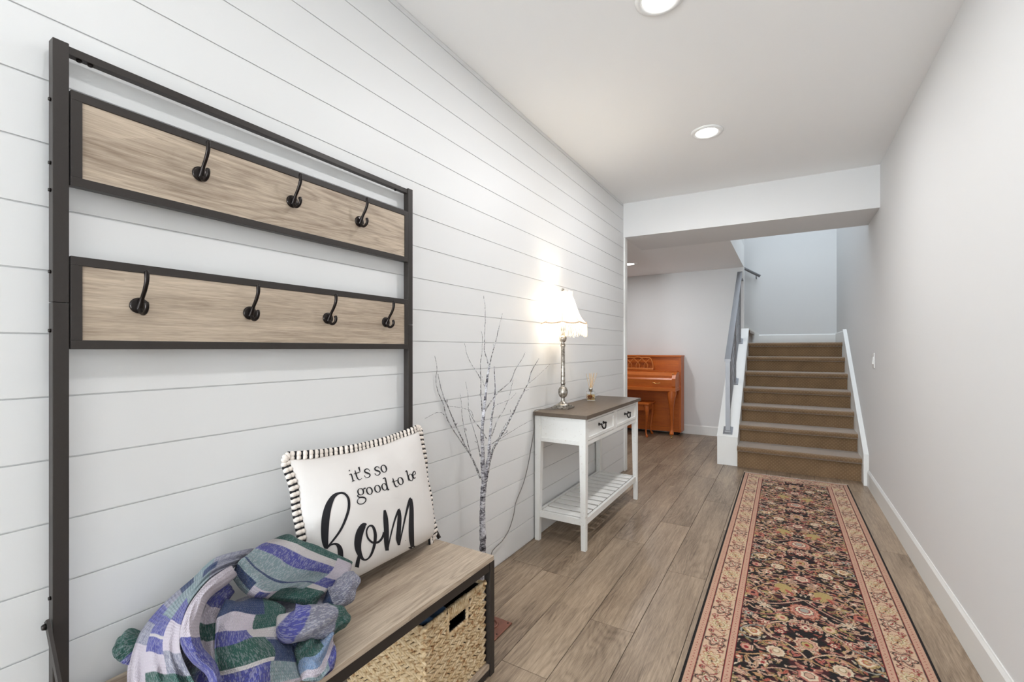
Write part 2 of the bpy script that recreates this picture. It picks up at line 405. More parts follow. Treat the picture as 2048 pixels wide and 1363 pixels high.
# ------------------------------------------------------------------ stairs
Y0, RUN, Z1, RISE, SX0, SX1 = 5.345, .284, .225, .1845, -.437, .612
def zt(i): return Z1 + RISE * i
st = thing('staircase', 'flight of stairs with tan patterned carpet beyond the runner rug', 'stairs', (.09, Y0, 0)); st['kind'] = 'structure'
for i in range(7):
    y = Y0 + RUN * i; zb = 0 if i == 0 else zt(i - 1)
    box('riser', 'carpet', st, SX0, SX1, y, y + .02, zb, zt(i) - .03)
    yend = y + RUN + .02 if i < 6 else YBK
    g = G(); r = .027; n = 10
    prof = [(yend, zt(i) - .05), (yend, zt(i))] + [(y - .026 - r * .9 * math.sin(PI * k / n), zt(i) - r + r * math.cos(PI * k / n)) for k in range(n + 1)] + [(y + .004, zt(i) - 2 * r)]
    g.prism(prof, 'x', SX0 if i < 6 else SX0 - .0, SX1); g.obj('tread', 'carpet', st, True)
    t = st.children[-1].data
    t.set_sharp_from_angle(angle=.7)
# second flight, turning left off the landing
for i in range(5):
    x = -.437 - .02 - RUN * i; zb = zt(6) + RISE * i
    box('riser', 'carpet', st, x - .02, x, YP + .12, YBK - .02, zb, zb + RISE - .03)
    g = G(); g.box(x - RUN - .02, x + .03, YP + .12, YBK - .02, zb + RISE - .045, zb + RISE, .015); g.obj('tread', 'carpet', st)
def sl_skirt(y): return .285 + (y - 5.20) * .680
g = G(); g.prism([(5.20, 0), (5.215, .285), (6.975, sl_skirt(6.975)), (6.975, zt(6) - .2), (5.6, 0)], 'x', SX1, XR)
struct(g.obj('trim_2', 'trim'))
baseboard('baseboard_landing_back', 'x', YBK, -1, -.40, XR, zt(6), .145)
baseboard('baseboard_landing_right', 'y', XR, -1, 6.975, YBK, zt(6), .155)
g = G(); g.prism([(-.36, zt(6) - .1), (-.36, zt(6) + .16), (-.50, zt(6) + .26), (-1.6, zt(6) + .26 + 1.1 * .65), (-1.6, zt(6) + 1.1 * .45)], 'y', YBK - .016, YBK); struct(g.obj('trim_3', 'trim'))
# white knee wall beside the stairs
def kz(y): return .303 + (y - 5.365) * .722
g = G(); g.prism([(5.365, 0), (5.365, kz(5.365)), (YP, kz(YP)), (YP, 0)], 'x', -.636, -.437)
kw = struct(g.obj('wall_knee', 'trim'))
g = G(); g.prism([(5.362, kz(5.362)), (5.362, kz(5.362) + .006), (YP, kz(YP) + .006), (YP, kz(YP))], 'x', -.638, -.434); struct(g.obj('trim_4', 'trim'))

rail = thing('stair_railing', 'brushed steel stair railing with flat handrail and thin rods', 'railing', (-.535, 5.43, .31))
def rz(y): return 1.135 + (y - 5.43) * .765
for y in (5.43, 6.11, 6.80):
    zb = kz(y) + .006
    g = G(); g.prism([(y - .022, zb), (y + .022, zb), (y + .022, rz(y + .022)), (y - .022, rz(y - .022))], 'x', -.558, -.513); p = g.obj('post', 'steel', rail)
    g = G(); g.prism([(y - .045, kz(y - .045) + .006), (y + .045, kz(y + .045) + .006), (y + .045, kz(y + .045) + .016), (y - .045, kz(y - .045) + .016)], 'x', -.582, -.489); g.obj('base_plate', 'steel', p)
    g = G(); g.prism([(y - .028, kz(y - .028) + .012), (y + .028, kz(y + .028) + .012), (y + .028, kz(y + .028) + .035), (y - .028, kz(y - .028) + .035)], 'x', -.564, -.507); g.obj('collar', 'steel', p)
g = G(); g.prism([(5.40, rz(5.40)), (5.40, rz(5.40) + .026), (6.93, rz(6.93) + .026), (6.93, rz(6.93))], 'x', -.566, -.505); g.obj('handrail', 'steel', rail)
for j in range(5):
    f = .14 + .145 * j
    a = lambda y: kz(y) + (rz(y) - kz(y)) * f
    G().tube([(-.531, 5.43, a(5.43)), (-.531, 6.80, a(6.80))], .0065, 8).obj('rod', 'steel', rail, True)
g = G().box(-.535, -.50, 6.925, 7.06, rz(6.93) - .09, rz(6.93) - .07); g.obj('wall_bracket', 'steel', rail)
hr = thing('wall_handrail', 'short steel handrail on the wall above the landing', 'handrail', (-.36, YBK - .07, 2.40))
P0, P1 = Vector((-.345, YBK - .07, 2.40)), Vector((-1.45, YBK - .07, 2.40 + 1.105 * .64))
G().tube([P0, P1], .021, 12).obj('rail_bar', 'steel', hr, True)
for f in (.05, .9):
    q = P0.lerp(P1, f); G().tube([q, q + Vector((0, .02, -.06)), q + Vector((0, .07, -.06))], .008, 8).obj('bracket', 'steel', hr, True)

# light switch
sw = thing('light_switch', 'white rocker light switch on the right wall', 'light switch', (XR, 4.93, 1.15))
box('cover_plate', 'plastic', sw, XR - .007, XR, 4.885, 4.965, 1.085, 1.215, bev=.003)
G().add([(XR - .007, 4.908, 1.118), (XR - .007, 4.942, 1.118), (XR - .007, 4.942, 1.182), (XR - .007, 4.908, 1.182), (XR - .016, 4.908, 1.122), (XR - .016, 4.942, 1.122), (XR - .010, 4.942, 1.182), (XR - .010, 4.908, 1.182)],
        [(0, 3, 2, 1), (4, 5, 6, 7), (0, 1, 5, 4), (2, 3, 7, 6), (1, 2, 6, 5), (0, 4, 7, 3)]).obj('rocker', 'plastic', sw)

# recessed lights
def downlight(x, y, z, power, label, r=.088):
    t = thing('recessed_light', label, 'ceiling light', (x, y, z), 'recessed ceiling lights')
    G().lathe([(r * .78, z - .002), (r * .82, z - .010), (r * 1.0, z - .012), (r * 1.14, z - .006), (r * 1.16, z), (r * .78, z)], x, y, 40).obj('trim_ring', 'plastic', t, True)
    G().lathe([(r * .80, z - .001), (r * .80, z - .006), (r * .4, z - .0085), (.0004, z - .009)], x, y, 40).obj('lens', 'lens', t, True)
    a = area('downlight', (x, y, z - .02), (0, 0, 0), r * 1.5, r * 1.5, power, (.97, .975, 1.0), 'DISK'); a.parent = t; a.location = (0, 0, -.02)
downlight(-.46, 3.33, ZC, 10.5, 'round recessed ceiling light nearest the dropped beam')
downlight(-.455, 1.955, ZC, 8.5, 'round recessed ceiling light cut by the top of the photo')
downlight(-.45, .45, ZC, 2.5, 'round recessed ceiling light above the entry, behind the viewer')
downlight(-.45, -1.1, ZC, 3.6, 'round recessed ceiling light halfway to the entry door')
downlight(-.45, -2.9, ZC, 3.6, 'round recessed ceiling light near the entry door')
downlight(-1.79, 5.98, ZS, 10, 'small recessed ceiling light over the piano')

# ------------------------------------------------------------------ rug (woven pattern computed point by point)
def build_rug():
    w, y0, y1 = .848, 1.25, 5.118; d = .0027
    nx, ny = int(w / d) + 1, int((y1 - y0) / d) + 1
    X, Y = np.meshgrid(np.linspace(-w / 2, w / 2, nx), np.linspace(0, y1 - y0, ny))   # Y from the near end
    yy = (y1 - y0) - Y                                                            # distance from the far end
    L = {k: np.array(lin(*v)[:3]) for k, v in dict(black=(16, 9, 11), maroon=(62, 18, 24), red=(146, 34, 40), rose=(188, 118, 104), pink=(202, 162, 138), beige=(214, 182, 154),
         cream=(224, 208, 180), gold=(188, 164, 106), olive=(134, 118, 76), salmon=(178, 100, 78), grey=(160, 158, 146), tan=(192, 152, 108), green=(78, 78, 60)).items()}
    img = np.empty((ny, nx, 3)); img[:] = L['black']
    aa = .0016
    def put(sd, col, im, a=1.0):     # sd<0 inside
        m = np.clip(.5 - sd / aa, 0, 1)[..., None] * a; im[:] = im * (1 - m) + L[col] * m
    # ---- field tile, mirrored left and right
    P = .845; fx = .262
    tx, ty = np.meshgrid(np.arange(0, fx, d * .75), np.arange(0, P, d * .75)); T = np.empty(tx.shape + (3,)); T[:] = L['black']
    nz = np.sin(tx * 40 + 3 * np.sin(ty * 23)) * np.sin(ty * 37 + 2 * np.sin(tx * 31)); put(-(nz - .35) * .004, 'maroon', T)
    def loc(cx, cy, ang=0):
        dx = tx - cx; dy = (ty - cy + P / 2) % P - P / 2; c, s = math.cos(ang), math.sin(ang)
        return dx * c + dy * s, -dx * s + dy * c
    def win(cx, cy, R):
        return None
    def rosette(cx, cy, R, n, cols, ph=0., lob=.22):
        u, v = loc(cx, cy); r = np.hypot(u, v); th = np.arctan2(v, u); e = 1 - lob + lob * np.cos(n * th + ph)
        for f, c in cols: put(r - R * f * (e if f > .45 else 1), c, T)
    def leaf(cx, cy, l, wd, ang, c1, c2=None, out='black'):
        u, v = loc(cx, cy, ang); q = np.clip(1 - (u / l) ** 2, 0, 1); vv = np.abs(v - .25 * wd * np.sin(u / l * 3))
        s = np.where(np.abs(u) < l, vv - wd * q ** .8 * (1 - .3 * u / l), 1.0); put(s, c1, T)
        if c2: put(np.where(np.abs(u) < l * .8, vv - wd * .22 * q, 1.0), c2, T)
    def palmette(cx, cy, R, ang, cols, n=9):
        u, v = loc(cx, cy, ang); r = np.hypot(u, v); th = np.arctan2(v, u)
        e = (.62 + .38 * np.cos(th / 2) ** 2) * (1 - .16 * np.abs(np.sin(n * th / 2)))
        for f, c in cols: put(r - R * f * e, c, T)
    def vine(pts, wd, col, n=160):
        p = crom(np.array(pts), n); best = np.full(tx.shape, 9.)
        for a, b in p: best = np.minimum(best, np.hypot(tx - a, (ty - b + P / 2) % P - P / 2))
        put(best - wd - .0022, 'black', T); put(best - wd, col, T)
    rg = random.Random(5)
    # dense filling of small leaves and blossoms
    for i in range(500):
        cx, cy, a = rg.uniform(0, fx), rg.uniform(0, P), rg.uniform(0, PI)
        c = rg.choice(['beige', 'pink', 'rose', 'tan', 'cream', 'salmon', 'gold', 'beige', 'olive', 'pink'])
        leaf(cx, cy, rg.uniform(.009, .022), rg.uniform(.003, .0065), a, c, rg.choice([None, 'maroon', 'red']))
    for i in range(60):
        R = rg.uniform(.006, .011)
        rosette(rg.uniform(0, fx), rg.uniform(0, P), R, rg.choice([5, 6]), [(1.25, 'black'), (1, rg.choice(['pink', 'beige', 'rose', 'cream', 'salmon'])), (.45, 'red'), (.2, 'cream')], rg.uniform(0, 6))
    # scrolling vines
    vine([(.0, .02), (.05, .035), (.10, .07), (.125, .13), (.10, .18), (.05, .19), (.0, .20)], .0036, 'pink')
    vine([(.125, .13), (.18, .15), (.22, .21), (.20, .27), (.15, .28), (.13, .24), (.16, .21)], .0032, 'tan')
    vine([(.0, .20), (.06, .26), (.13, .31), (.20, .33), (.262, .36)], .0035, 'pink')
    vine([(.0, .42), (.06, .44), (.12, .48), (.16, .54), (.14, .60), (.08, .62), (.03, .66), (.0, .70)], .0035, 'beige')
    vine([(.16, .54), (.21, .56), (.245, .61), (.225, .66), (.18, .66), (.17, .62)], .0031, 'grey')
    vine([(.262, .42), (.20, .44), (.14, .42), (.10, .38), (.05, .36), (.0, .36)], .0029, 'rose')
    vine([(.0, .70), (.07, .73), (.14, .74), (.20, .78), (.262, .80)], .0032, 'tan')
    vine([(.262, .06), (.21, .05), (.17, .02), (.12, -.02), (.06, -.04), (.0, -.03)], .0029, 'pink')
    # large motifs
    for cx, cy in ((.085, .115), ):
        u, v = loc(cx, cy, PI / 2 + .25); r = np.hypot(u / 1.18, v); put(r - .043, 'black', T); put(r - .039, 'gold', T)
        lat = np.minimum(np.abs(((u + v) / .009) % 1 - .5), np.abs(((u - v) / .009) % 1 - .5)); put(np.where(r < .035, lat * .009 - .0007, 1), 'olive', T, .7)
        leaf(cx - .028, cy + .036, .03, .010, 2.2, 'salmon', 'red'); leaf(cx + .03, cy + .035, .028, .010, .9, 'salmon', 'red'); leaf(cx, cy + .05, .02, .008, 1.57, 'tan', 'maroon')
    palmette(.0, .30, .082, PI / 2, [(1.05, 'black'), (1, 'salmon'), (.86, 'beige'), (.80, 'rose'), (.62, 'black'), (.57, 'cream'), (.40, 'red'), (.30, 'grey')], 13)
    palmette(.0, .60, .060, -PI / 2, [(1.06, 'black'), (1, 'beige'), (.82, 'red'), (.74, 'pink'), (.5, 'black'), (.44, 'gold'), (.2, 'red')], 9)
    palmette(.0, .80, .050, PI / 2, [(1.06, 'black'), (1, 'rose'), (.75, 'cream'), (.5, 'maroon'), (.4, 'pink')], 7)
    rosette(.0, .46, .034, 8, [(1.1, 'black'), (1, 'red'), (.84, 'pink'), (.5, 'black'), (.42, 'cream'), (.2, 'red')])
    rosette(.165, .345, .030, 7, [(1.12, 'black'), (1, 'cream'), (.55, 'grey'), (.4, 'beige')], .5, .3)
    rosette(.155, .50, .026, 6, [(1.12, 'black'), (1, 'rose'), (.72, 'cream'), (.42, 'red'), (.25, 'cream')], 1)
    rosette(.095, .545, .022, 6, [(1.12, 'black'), (1, 'red'), (.6, 'cream'), (.3, 'salmon')])
    rosette(.21, .12, .024, 5, [(1.12, 'black'), (1, 'pink'), (.62, 'red'), (.4, 'cream')], .3, .3)
    palmette(.20, .60, .044, 2.4, [(1.08, 'black'), (1, 'tan'), (.8, 'cream'), (.5, 'salmon'), (.3, 'gold')], 9)
    palmette(.11, .70, .045, 1.2, [(1.08, 'black'), (1, 'cream'), (.78, 'beige'), (.42, 'olive'), (.34, 'cream')], 11)
    palmette(.215, .245, .038, .6, [(1.08, 'black'), (1, 'salmon'), (.7, 'rose'), (.4, 'maroon')], 7)
    palmette(.22, .74, .034, 3.6, [(1.08, 'black'), (1, 'rose'), (.72, 'pink'), (.4, 'red')], 7)
    palmette(.085, .42, .036, .4, [(1.08, 'black'), (1, 'gold'), (.76, 'beige'), (.4, 'salmon')], 9)
    rosette(.225, .46, .022, 8, [(1.12, 'black'), (1, 'grey'), (.62, 'cream'), (.3, 'red')])
    rosette(.06, .005, .022, 6, [(1.12, 'black'), (1, 'pink'), (.6, 'red'), (.35, 'cream')])
    rosette(.155, .81, .022, 6, [(1.12, 'black'), (1, 'cream'), (.6, 'rose'), (.3, 'red')], .4)
    rosette(.24, .82, .018, 5, [(1.12, 'black'), (1, 'salmon'), (.5, 'cream')])
    for i in range(46):
        cx, cy, a = rg.uniform(.02, fx), rg.uniform(0, P), rg.uniform(0, PI)
        leaf(cx, cy, rg.uniform(.016, .028), rg.uniform(.005, .008), a, rg.choice(['beige', 'tan', 'rose', 'pink', 'gold']), rg.choice(['maroon', 'red', 'olive']))
    iy = (((yy + .28) % P) / (d * .75)).astype(int) % T.shape[0]; ix = np.clip((np.abs(X) / (d * .75)).astype(int), 0, T.shape[1] - 1)
    img[:] = T[iy, ix]
    # ---- borders: e = distance in from the edge, q = coordinate along it
    def border(e, q, mask):
        sub = img[mask]; e = e[mask]; q = q[mask]
        def p2(sd, col, a=1.0):
            m = np.clip(.5 - sd / aa, 0, 1)[..., None] * a; sub[:] = sub * (1 - m) + L[col] * m
        def band(a, b, col): p2(np.maximum(a - e, e - b), col)
        band(-1, .012, 'black'); band(.012, .040, 'pink')
        u = ((q / .020) % 1 - .5) * .020; p2(np.hypot(u, e - .026) - .0026, 'red'); p2(np.hypot(u - .01, e - .033) - .0016, 'maroon'); p2(np.hypot(u - .01, e - .019) - .0016, 'olive')
        band(.040, .0425, 'red'); band(.0425, .046, 'black'); band(.046, .136, 'beige')
        # scrolls along the main border
        w_ = .265; s = (q / w_) % 1; wav = .091 + .028 * np.sin(s * 2 * PI * 3 + .6)
        p2(np.abs(e - wav) - .0040, 'maroon'); p2(np.abs(e - wav) - .0026, 'red'); p2(np.abs(e - wav) - .0008, 'rose')
        wav2 = .091 - .030 * np.sin(s * 2 * PI * 4 + 1.2); p2(np.abs(e - wav2) - .0016, 'maroon')
        wav3 = .091 + .036 * np.sin(s * 2 * PI * 7 + .3); p2(np.abs(e - wav3) - .0012, 'tan')
        for k, (dq, de, R, n, cols) in enumerate([(.066, .091, .047, 5, [(1.06, 'maroon'), (1.0, 'pink'), (.94, 'black'), (.80, 'pink'), (.70, 'red'), (.62, 'cream'), (.46, 'red'), (.42, 'pink'), (.32, 'maroon'), (.26, 'cream'), (.12, 'red')]),
                                (.199, .093, .050, 9, [(1.0, 'red'), (.95, 'tan'), (.84, 'cream'), (.70, 'gold'), (.58, 'cream'), (.40, 'olive'), (.34, 'beige'), (.2, 'tan')]),
                                (.132, .066, .016, 5, [(1.0, 'red'), (.6, 'cream'), (.3, 'red')]), (.0, .066, .014, 5, [(1.0, 'red'), (.6, 'pink'), (.3, 'maroon')]),
                                (.132, .117, .015, 5, [(1.0, 'maroon'), (.7, 'rose'), (.3, 'cream')]), (.0, .118, .013, 6, [(1.0, 'olive'), (.7, 'cream'), (.3, 'red')])]):
            u = (q - dq + w_ / 2) % w_ - w_ / 2; v = e - de; r = np.hypot(u, v); th = np.arctan2(v, u); g_ = 1 - .2 + .2 * np.cos(n * th + PI / 2)
            for f, c in cols: p2(r - R * f * (g_ if f > .4 else 1), c)
        for dq in np.arange(0, w_, .0142):
            u = (q - dq + w_ / 2) % w_ - w_ / 2; v = e - (.058 + .066 * ((dq * 77.7) % 1)); a = dq * 60; c_, s_ = math.cos(a), math.sin(a)
            uu = u * c_ + v * s_; v2 = -u * s_ + v * c_; p2(np.abs(v2) - .0028 * np.clip(1 - (uu / .010) ** 2, -1, 1), ['red', 'maroon', 'olive', 'salmon'][int(dq * 1000) % 4])
        band(.136, .139, 'black'); band(.139, .1415, 'red'); band(.1415, .166, 'pink')
        u = ((q / .022) % 1 - .5) * .022; p2(np.hypot(u, e - .154) - .0028, 'red'); p2(np.hypot(u - .011, e - .148) - .0016, 'maroon'); p2(np.hypot(u - .011, e - .160) - .0016, 'maroon')
        band(.166, .1685, 'red'); band(.1685, .172, 'black')
        img[mask] = sub
    ex = w / 2 - np.abs(X); ey = np.minimum(yy, Y) + .004
    border(ey, X + 5, (ey < .172) & (ey <= ex)); border(ex, yy + 5, (ex < .172) & (ex < ey))
    # ---- mesh
    t = 5.118; zt_ = .007 + .0006 * np.sin(X * 400) * np.sin(Y * 390)
    zt_[:, 0] = zt_[:, -1] = .001; zt_[0] = zt_[-1] = .001
    ang = -.004; yw = y0 + Y; xw = .066 + X + (yw - 5.1) * ang * 1.0
    co = np.stack([xw, yw, zt_], -1).reshape(-1, 3)
    idx = np.arange(nx * ny).reshape(ny, nx); F = np.stack([idx[:-1, :-1], idx[:-1, 1:], idx[1:, 1:], idx[1:, :-1]], -1).reshape(-1, 4)
    root = thing('runner_rug', 'long persian style runner rug, dark floral field and pink borders', 'rug', (.066, 3.2, 0))
    co = co - np.array(ORG[root.name])
    me = bpy.data.meshes.new('woven_field'); me.vertices.add(len(co)); me.vertices.foreach_set('co', co.astype(np.float32).ravel())
    me.loops.add(F.size); me.loops.foreach_set('vertex_index', F.astype(np.int32).ravel()); me.polygons.add(len(F))
    me.polygons.foreach_set('loop_start', np.arange(0, F.size, 4, dtype=np.int32)); me.polygons.foreach_set('use_smooth', np.ones(len(F), bool))
    me.update(calc_edges=True); me.materials.append(M['rug'])
    at = me.color_attributes.new('paint', 'FLOAT_COLOR', 'POINT'); c4 = np.ones((len(co), 4), np.float32); c4[:, :3] = np.clip(img.reshape(-1, 3), 0, 1); at.data.foreach_set('color', c4.ravel())
    link(bpy.data.objects.new('woven_field', me), root)
    g = G()      # knotted fringe at the far end
    for i in range(190):
        x = .066 - w / 2 + .006 + (w - .012) * i / 189; l = random.uniform(.020, .028)
        g.tube([(x, 5.116, .005), (x + random.uniform(-.003, .003), 5.116 + l, .0025)], .0024, 4)
    o = g.obj('fringe', 'puff', root); o['kind'] = 'stuff'
build_rug()

# ------------------------------------------------------------------ hall tree with bench
HX = -1.375                                       # front plane of the rear posts and coat panels
YN, YF = .328, 1.454                              # near and far ends
ht = thing('hall_tree', 'hall tree with oak coat panels, dark metal frame and bench seat', 'hall tree', (-1.2, .885, 0))
PWD = .027
for ya, yb in ((YN, YN + PWD), (YF - PWD - .006, YF - .006)):
    p = box('rear_post', 'bronze', ht, HX - PWD, HX, ya, yb, 0, 1.352, bev=.0015)
    box('upper_post', 'bronze', ht, HX - PWD, HX, ya, yb, 1.3532, 1.934, bev=.0015)
box('top_rail', 'bronze', ht, HX - .024, HX - .004, YN + PWD, YF - PWD - .006, 1.912, 1.930, bev=.001)
for y in (.375, .395, 1.36):
    G().lathe([(.0055, 1.912), (.0055, 1.9085), (.003, 1.907), (.0003, 1.907)], HX - .014, y, 10).obj('bolt', 'hookm', ht, True)
for zb in (.70, 1.29, 1.42, 1.60, 1.66, 1.80):
    g = G(); g.tube([(HX - .013, YN, zb), (HX - .013, YN - .004, zb)], [.0045, .0035], 10); g.obj('bolt', 'hookm', ht, True)
def coat_panel(z0, z1, ztop):
    fr = G(); a, b = YN + PWD + .002, YF - PWD - .008; fw, xf, xb = .020, HX + .002, HX - .022
    fr.box(xb, xf, a, b, z1 - fw, z1, .001); fr.box(xb, xf, a, b, z0, z0 + fw, .001)
    fr.box(xb, xf, a, a + fw, z0 + fw, z1 - fw, .001); fr.box(xb, xf, b - fw, b, z0 + fw, z1 - fw, .001)
    o = fr.obj('panel_frame', 'bronze', ht)
    box('oak_board', 'oak', o, xb + .006, xf - .003, a + fw + .0005, b - fw - .0005, z0 + fw + .0005, z1 - fw - .0005)
coat_panel(1.618, 1.832, 0); coat_panel(1.249, 1.459, 0)
def hook(y, z):
    x = HX - .001
    g = G(); n = 22
    g.tube([(x, y, z), (x + .004, y, z), (x + .0065, y, z)], [.0198, .0196, .0160], 28)
    h = g.obj('hook', 'hookm', ht, True)
    up = crom([(x + .004, y, z - .010), (x + .012, y, z + .004), (x + .020, y, z + .018), (x + .035, y, z + .038), (x + .045, y, z + .060), (x + .044, y, z + .084)], 22)
    G().tube(up, list(np.interp(np.linspace(0, 1, 22), [0, .15, .4, .8, .97, 1], [.0080, .0066, .0046, .0052, .0056, .0025])), 10).obj('upper_prong', 'hookm', h, True)
    lo = crom([(x + .004, y, z - .004), (x + .014, y, z - .016), (x + .027, y, z - .021), (x + .040, y, z - .015), (x + .045, y, z - .003), (x + .041, y, z + .007)], 20)
    G().tube(lo, list(np.interp(np.linspace(0, 1, 20), [0, .4, .8, .97, 1], [.0070, .0046, .0050, .0056, .0025])), 10).obj('lower_prong', 'hookm', h, True)
for y in (.620, .891, 1.162): hook(y, 1.729)
for y in (.483, .755, 1.025, 1.294): hook(y, 1.357)
BX, BZ = -.962, .454
box('bench_seat', 'oak', ht, HX - .020, BX, YN - .010, YF + .003, BZ - .018, BZ, bev=.0012)
RT_ = .033
box('front_rail', 'bronze', ht, BX - .028, BX - .002, YN + .03, YF - .025, BZ - .018 - RT_, BZ - .018, bev=.001)
box('back_rail', 'bronze', ht, HX - .020, HX, YN + .03, YF - .035, BZ - .018 - RT_, BZ - .018, bev=.001)
for y0, y1 in ((YN - .003, YN + .024), (YF - .021, YF + .006)):
    box('side_rail', 'bronze', ht, HX, BX - .030, y0, y1, BZ - .018 - RT_, BZ - .018, bev=.001)
    box('front_leg', 'bronze', ht, BX - .029, BX - .001, y0, y1 + .002, 0, BZ - .018, bev=.001)
    box('shelf_side_rail', 'bronze', ht, HX, BX - .030, y0, y1, .006, .030, bev=.001)
box('shelf_front_rail', 'bronze', ht, BX - .028, BX - .004, YN + .026, YF - .022, .006, .030, bev=.001)
box('shelf_back_rail', 'bronze', ht, HX - .020, HX, YN + .03, YF - .035, .006, .030, bev=.001)
box('lower_shelf', 'oak', ht, HX - .015, BX - .003, YN + .026, YF - .023, .0305, .0485, bev=.001)
for y, s in ((YN - .0065, 1), (YF + .0045, 1)):
    g = G(); a, b = Vector((HX - .010, y, .655)), Vector((HX + .140, y, BZ + .006)) if s else None
    if y < 1: b = Vector((HX + .135, y, BZ + .002))
    d = (b - a).normalized(); n = Vector((-d.z, 0, d.x)) * .008; t = Vector((0, .003, 0))
    v = [a - n - t, a + n - t, b + n - t, b - n - t, a - n + t, a + n + t, b + n + t, b - n + t]
    g.add(v, [(0, 1, 2, 3), (7, 6, 5, 4), (0, 4, 5, 1), (1, 5, 6, 2), (2, 6, 7, 3), (3, 7, 4, 0)]); br = g.obj('brace', 'bronze', ht)
    G().tube([a + Vector((.006, -.004, -.010)), a + Vector((.006, -.010, -.010))], [.0075, .005], 10).obj('bolt', 'hookm', br, True)

# ------------------------------------------------------------------ woven basket on the lower shelf
bk = thing('woven_basket', 'square woven water hyacinth basket with cut-out handle under the bench', 'basket', (-1.15, 1.245, .0487))
bx0, bx1, by0, by1, bz0, bz1 = -1.335, -.986, 1.086, 1.420, .0495, .354
hy0, hy1, hz0, hz1 = 1.212, 1.308, .276, .328
g = G()
g.box(bx0, bx0 + .008, by0, by1, bz0, bz1); g.box(bx0, bx1, by0, by0 + .008, bz0, bz1); g.box(bx0, bx1, by1 - .008, by1, bz0, bz1); g.box(bx0, bx1, by0, by1, bz0, bz0 + .008)
g.box(bx1 - .008, bx1, by0, hy0, bz0, bz1); g.box(bx1 - .008, bx1, hy1, by1, bz0, bz1); g.box(bx1 - .008, bx1, hy0, hy1, bz0, hz0); g.box(bx1 - .008, bx1, hy0, hy1, hz1, bz1)
g.obj('liner_wall', M['void'], bk)
def weave(face, name):
    g = G(); pitch = .0145; rr = random.Random(len(name))
    rows = int((bz1 - bz0) / pitch)
    for r in range(rows + 1):
        zc = bz0 + pitch * (r + .4)
        if zc > bz1: continue
        a0, a1 = (by0, by1) if face in '+x-x' else (bx0, bx1)
        n = int((a1 - a0) / .021); up = 1 if r % 2 else -1
        for i in range(n + 1):
            a = a0 + (a1 - a0) * (i + (.5 if r % 2 else 0)) / n
            a = min(max(a, a0 + .004), a1 - .004)
            if face == '+x' and hy0 - .012 < a < hy1 + .012 and hz0 - .006 < zc < bz1 + .02:
                continue
            tl = up * rr.uniform(.30, .55); l = rr.uniform(.018, .023); q = rr.uniform(.0050, .0066)
            if face == '+x': c, ax = (bx1 + .001, a, zc), (rr.uniform(-.15, .15), math.cos(tl), math.sin(tl))
            else: c, ax = (a, by0 - .001, zc), (math.cos(tl), rr.uniform(-.15, .15), math.sin(tl))
            g.blob(c, ax, q, l, 6, 5)
    if face == '+x':
        for i in range(13):          # straw wrapped over the handle bar, and the sides of the opening
            a = hy0 - .006 + (hy1 - hy0 + .012) * i / 12
            g.tube([(bx1 + .005, a, hz1 - .004), (bx1 + .006, a + .002, (hz1 + bz1) / 2), (bx1 + .002, a + .003, bz1 + .006), (bx1 - .010, a + .003, bz1 + .004)], .0044, 6)
        for zc in np.arange(hz0 - .004, hz1 + .008, .012):
            for a in (hy0 - .007, hy1 + .007): g.blob((bx1, a, zc), (0, .3, 1), .007, .012)
        for i in range(9): g.blob((bx1, hy0 + (hy1 - hy0) * i / 8, hz0 - .007), (0, 1, .35), .007, .015)
    o = g.obj(name, 'hya', bk, True); o['kind'] = 'stuff'
weave('+x', 'front_weave'); weave('-y', 'side_weave')
g = G()
for (xa, ya, xb, yb) in ((bx1, by0, bx1, by1), (bx0, by0, bx1, by0), (bx0, by1, bx1, by1), (bx0, by0, bx0, by1)):
    n = 20
    for i in range(n + 1):
        t = i / n; x, y = xa + (xb - xa) * t, ya + (yb - ya) * t
        if xa == xb == bx1 and hy0 - .01 < y < hy1 + .01: continue
        dv = Vector((xb - xa, yb - ya, .10)).normalized(); g.blob((x, y, bz1 + .002), dv, .0085, .017)
o = g.obj('rim', 'hya', bk, True); o['kind'] = 'stuff'
cl = G()
P = np.array([[(-1.30 + .13 * i, 1.105 + .032 * j, .300 + .045 * math.sin(1.3 * i) * math.cos(j * 1.1)) for j in range(5)] for i in range(3)])
P = crom(P, 14); P = np.swapaxes(crom(np.swapaxes(P, 0, 1), 16), 0, 1)
V = [tuple(p) for p in P.reshape(-1, 3)]; n = len(V); V += [(p[0], p[1], p[2] - .03) for p in V]
Fc = []
for i in range(13):
    for j in range(15):
        a = i * 16 + j; Fc += [(a, a + 1, a + 17, a + 16), (n + a, n + a + 16, n + a + 17, n + a + 1)]
for i in range(13): Fc += [(i * 16, (i + 1) * 16, n + (i + 1) * 16, n + i * 16), (i * 16 + 15, n + i * 16 + 15, n + (i + 1) * 16 + 15, (i + 1) * 16 + 15)]
for j in range(15): Fc += [(j, n + j, n + j + 1, j + 1), (13 * 16 + j, 13 * 16 + j + 1, n + 13 * 16 + j + 1, n + 13 * 16 + j)]
V = [(x + .025, y, min(z + .056, .386)) for x, y, z in V]
tag(mesh_obj('folded_cloth', V, Fc, 'bluecloth', None, True), 'blue folded cloth inside the woven basket', 'cloth')

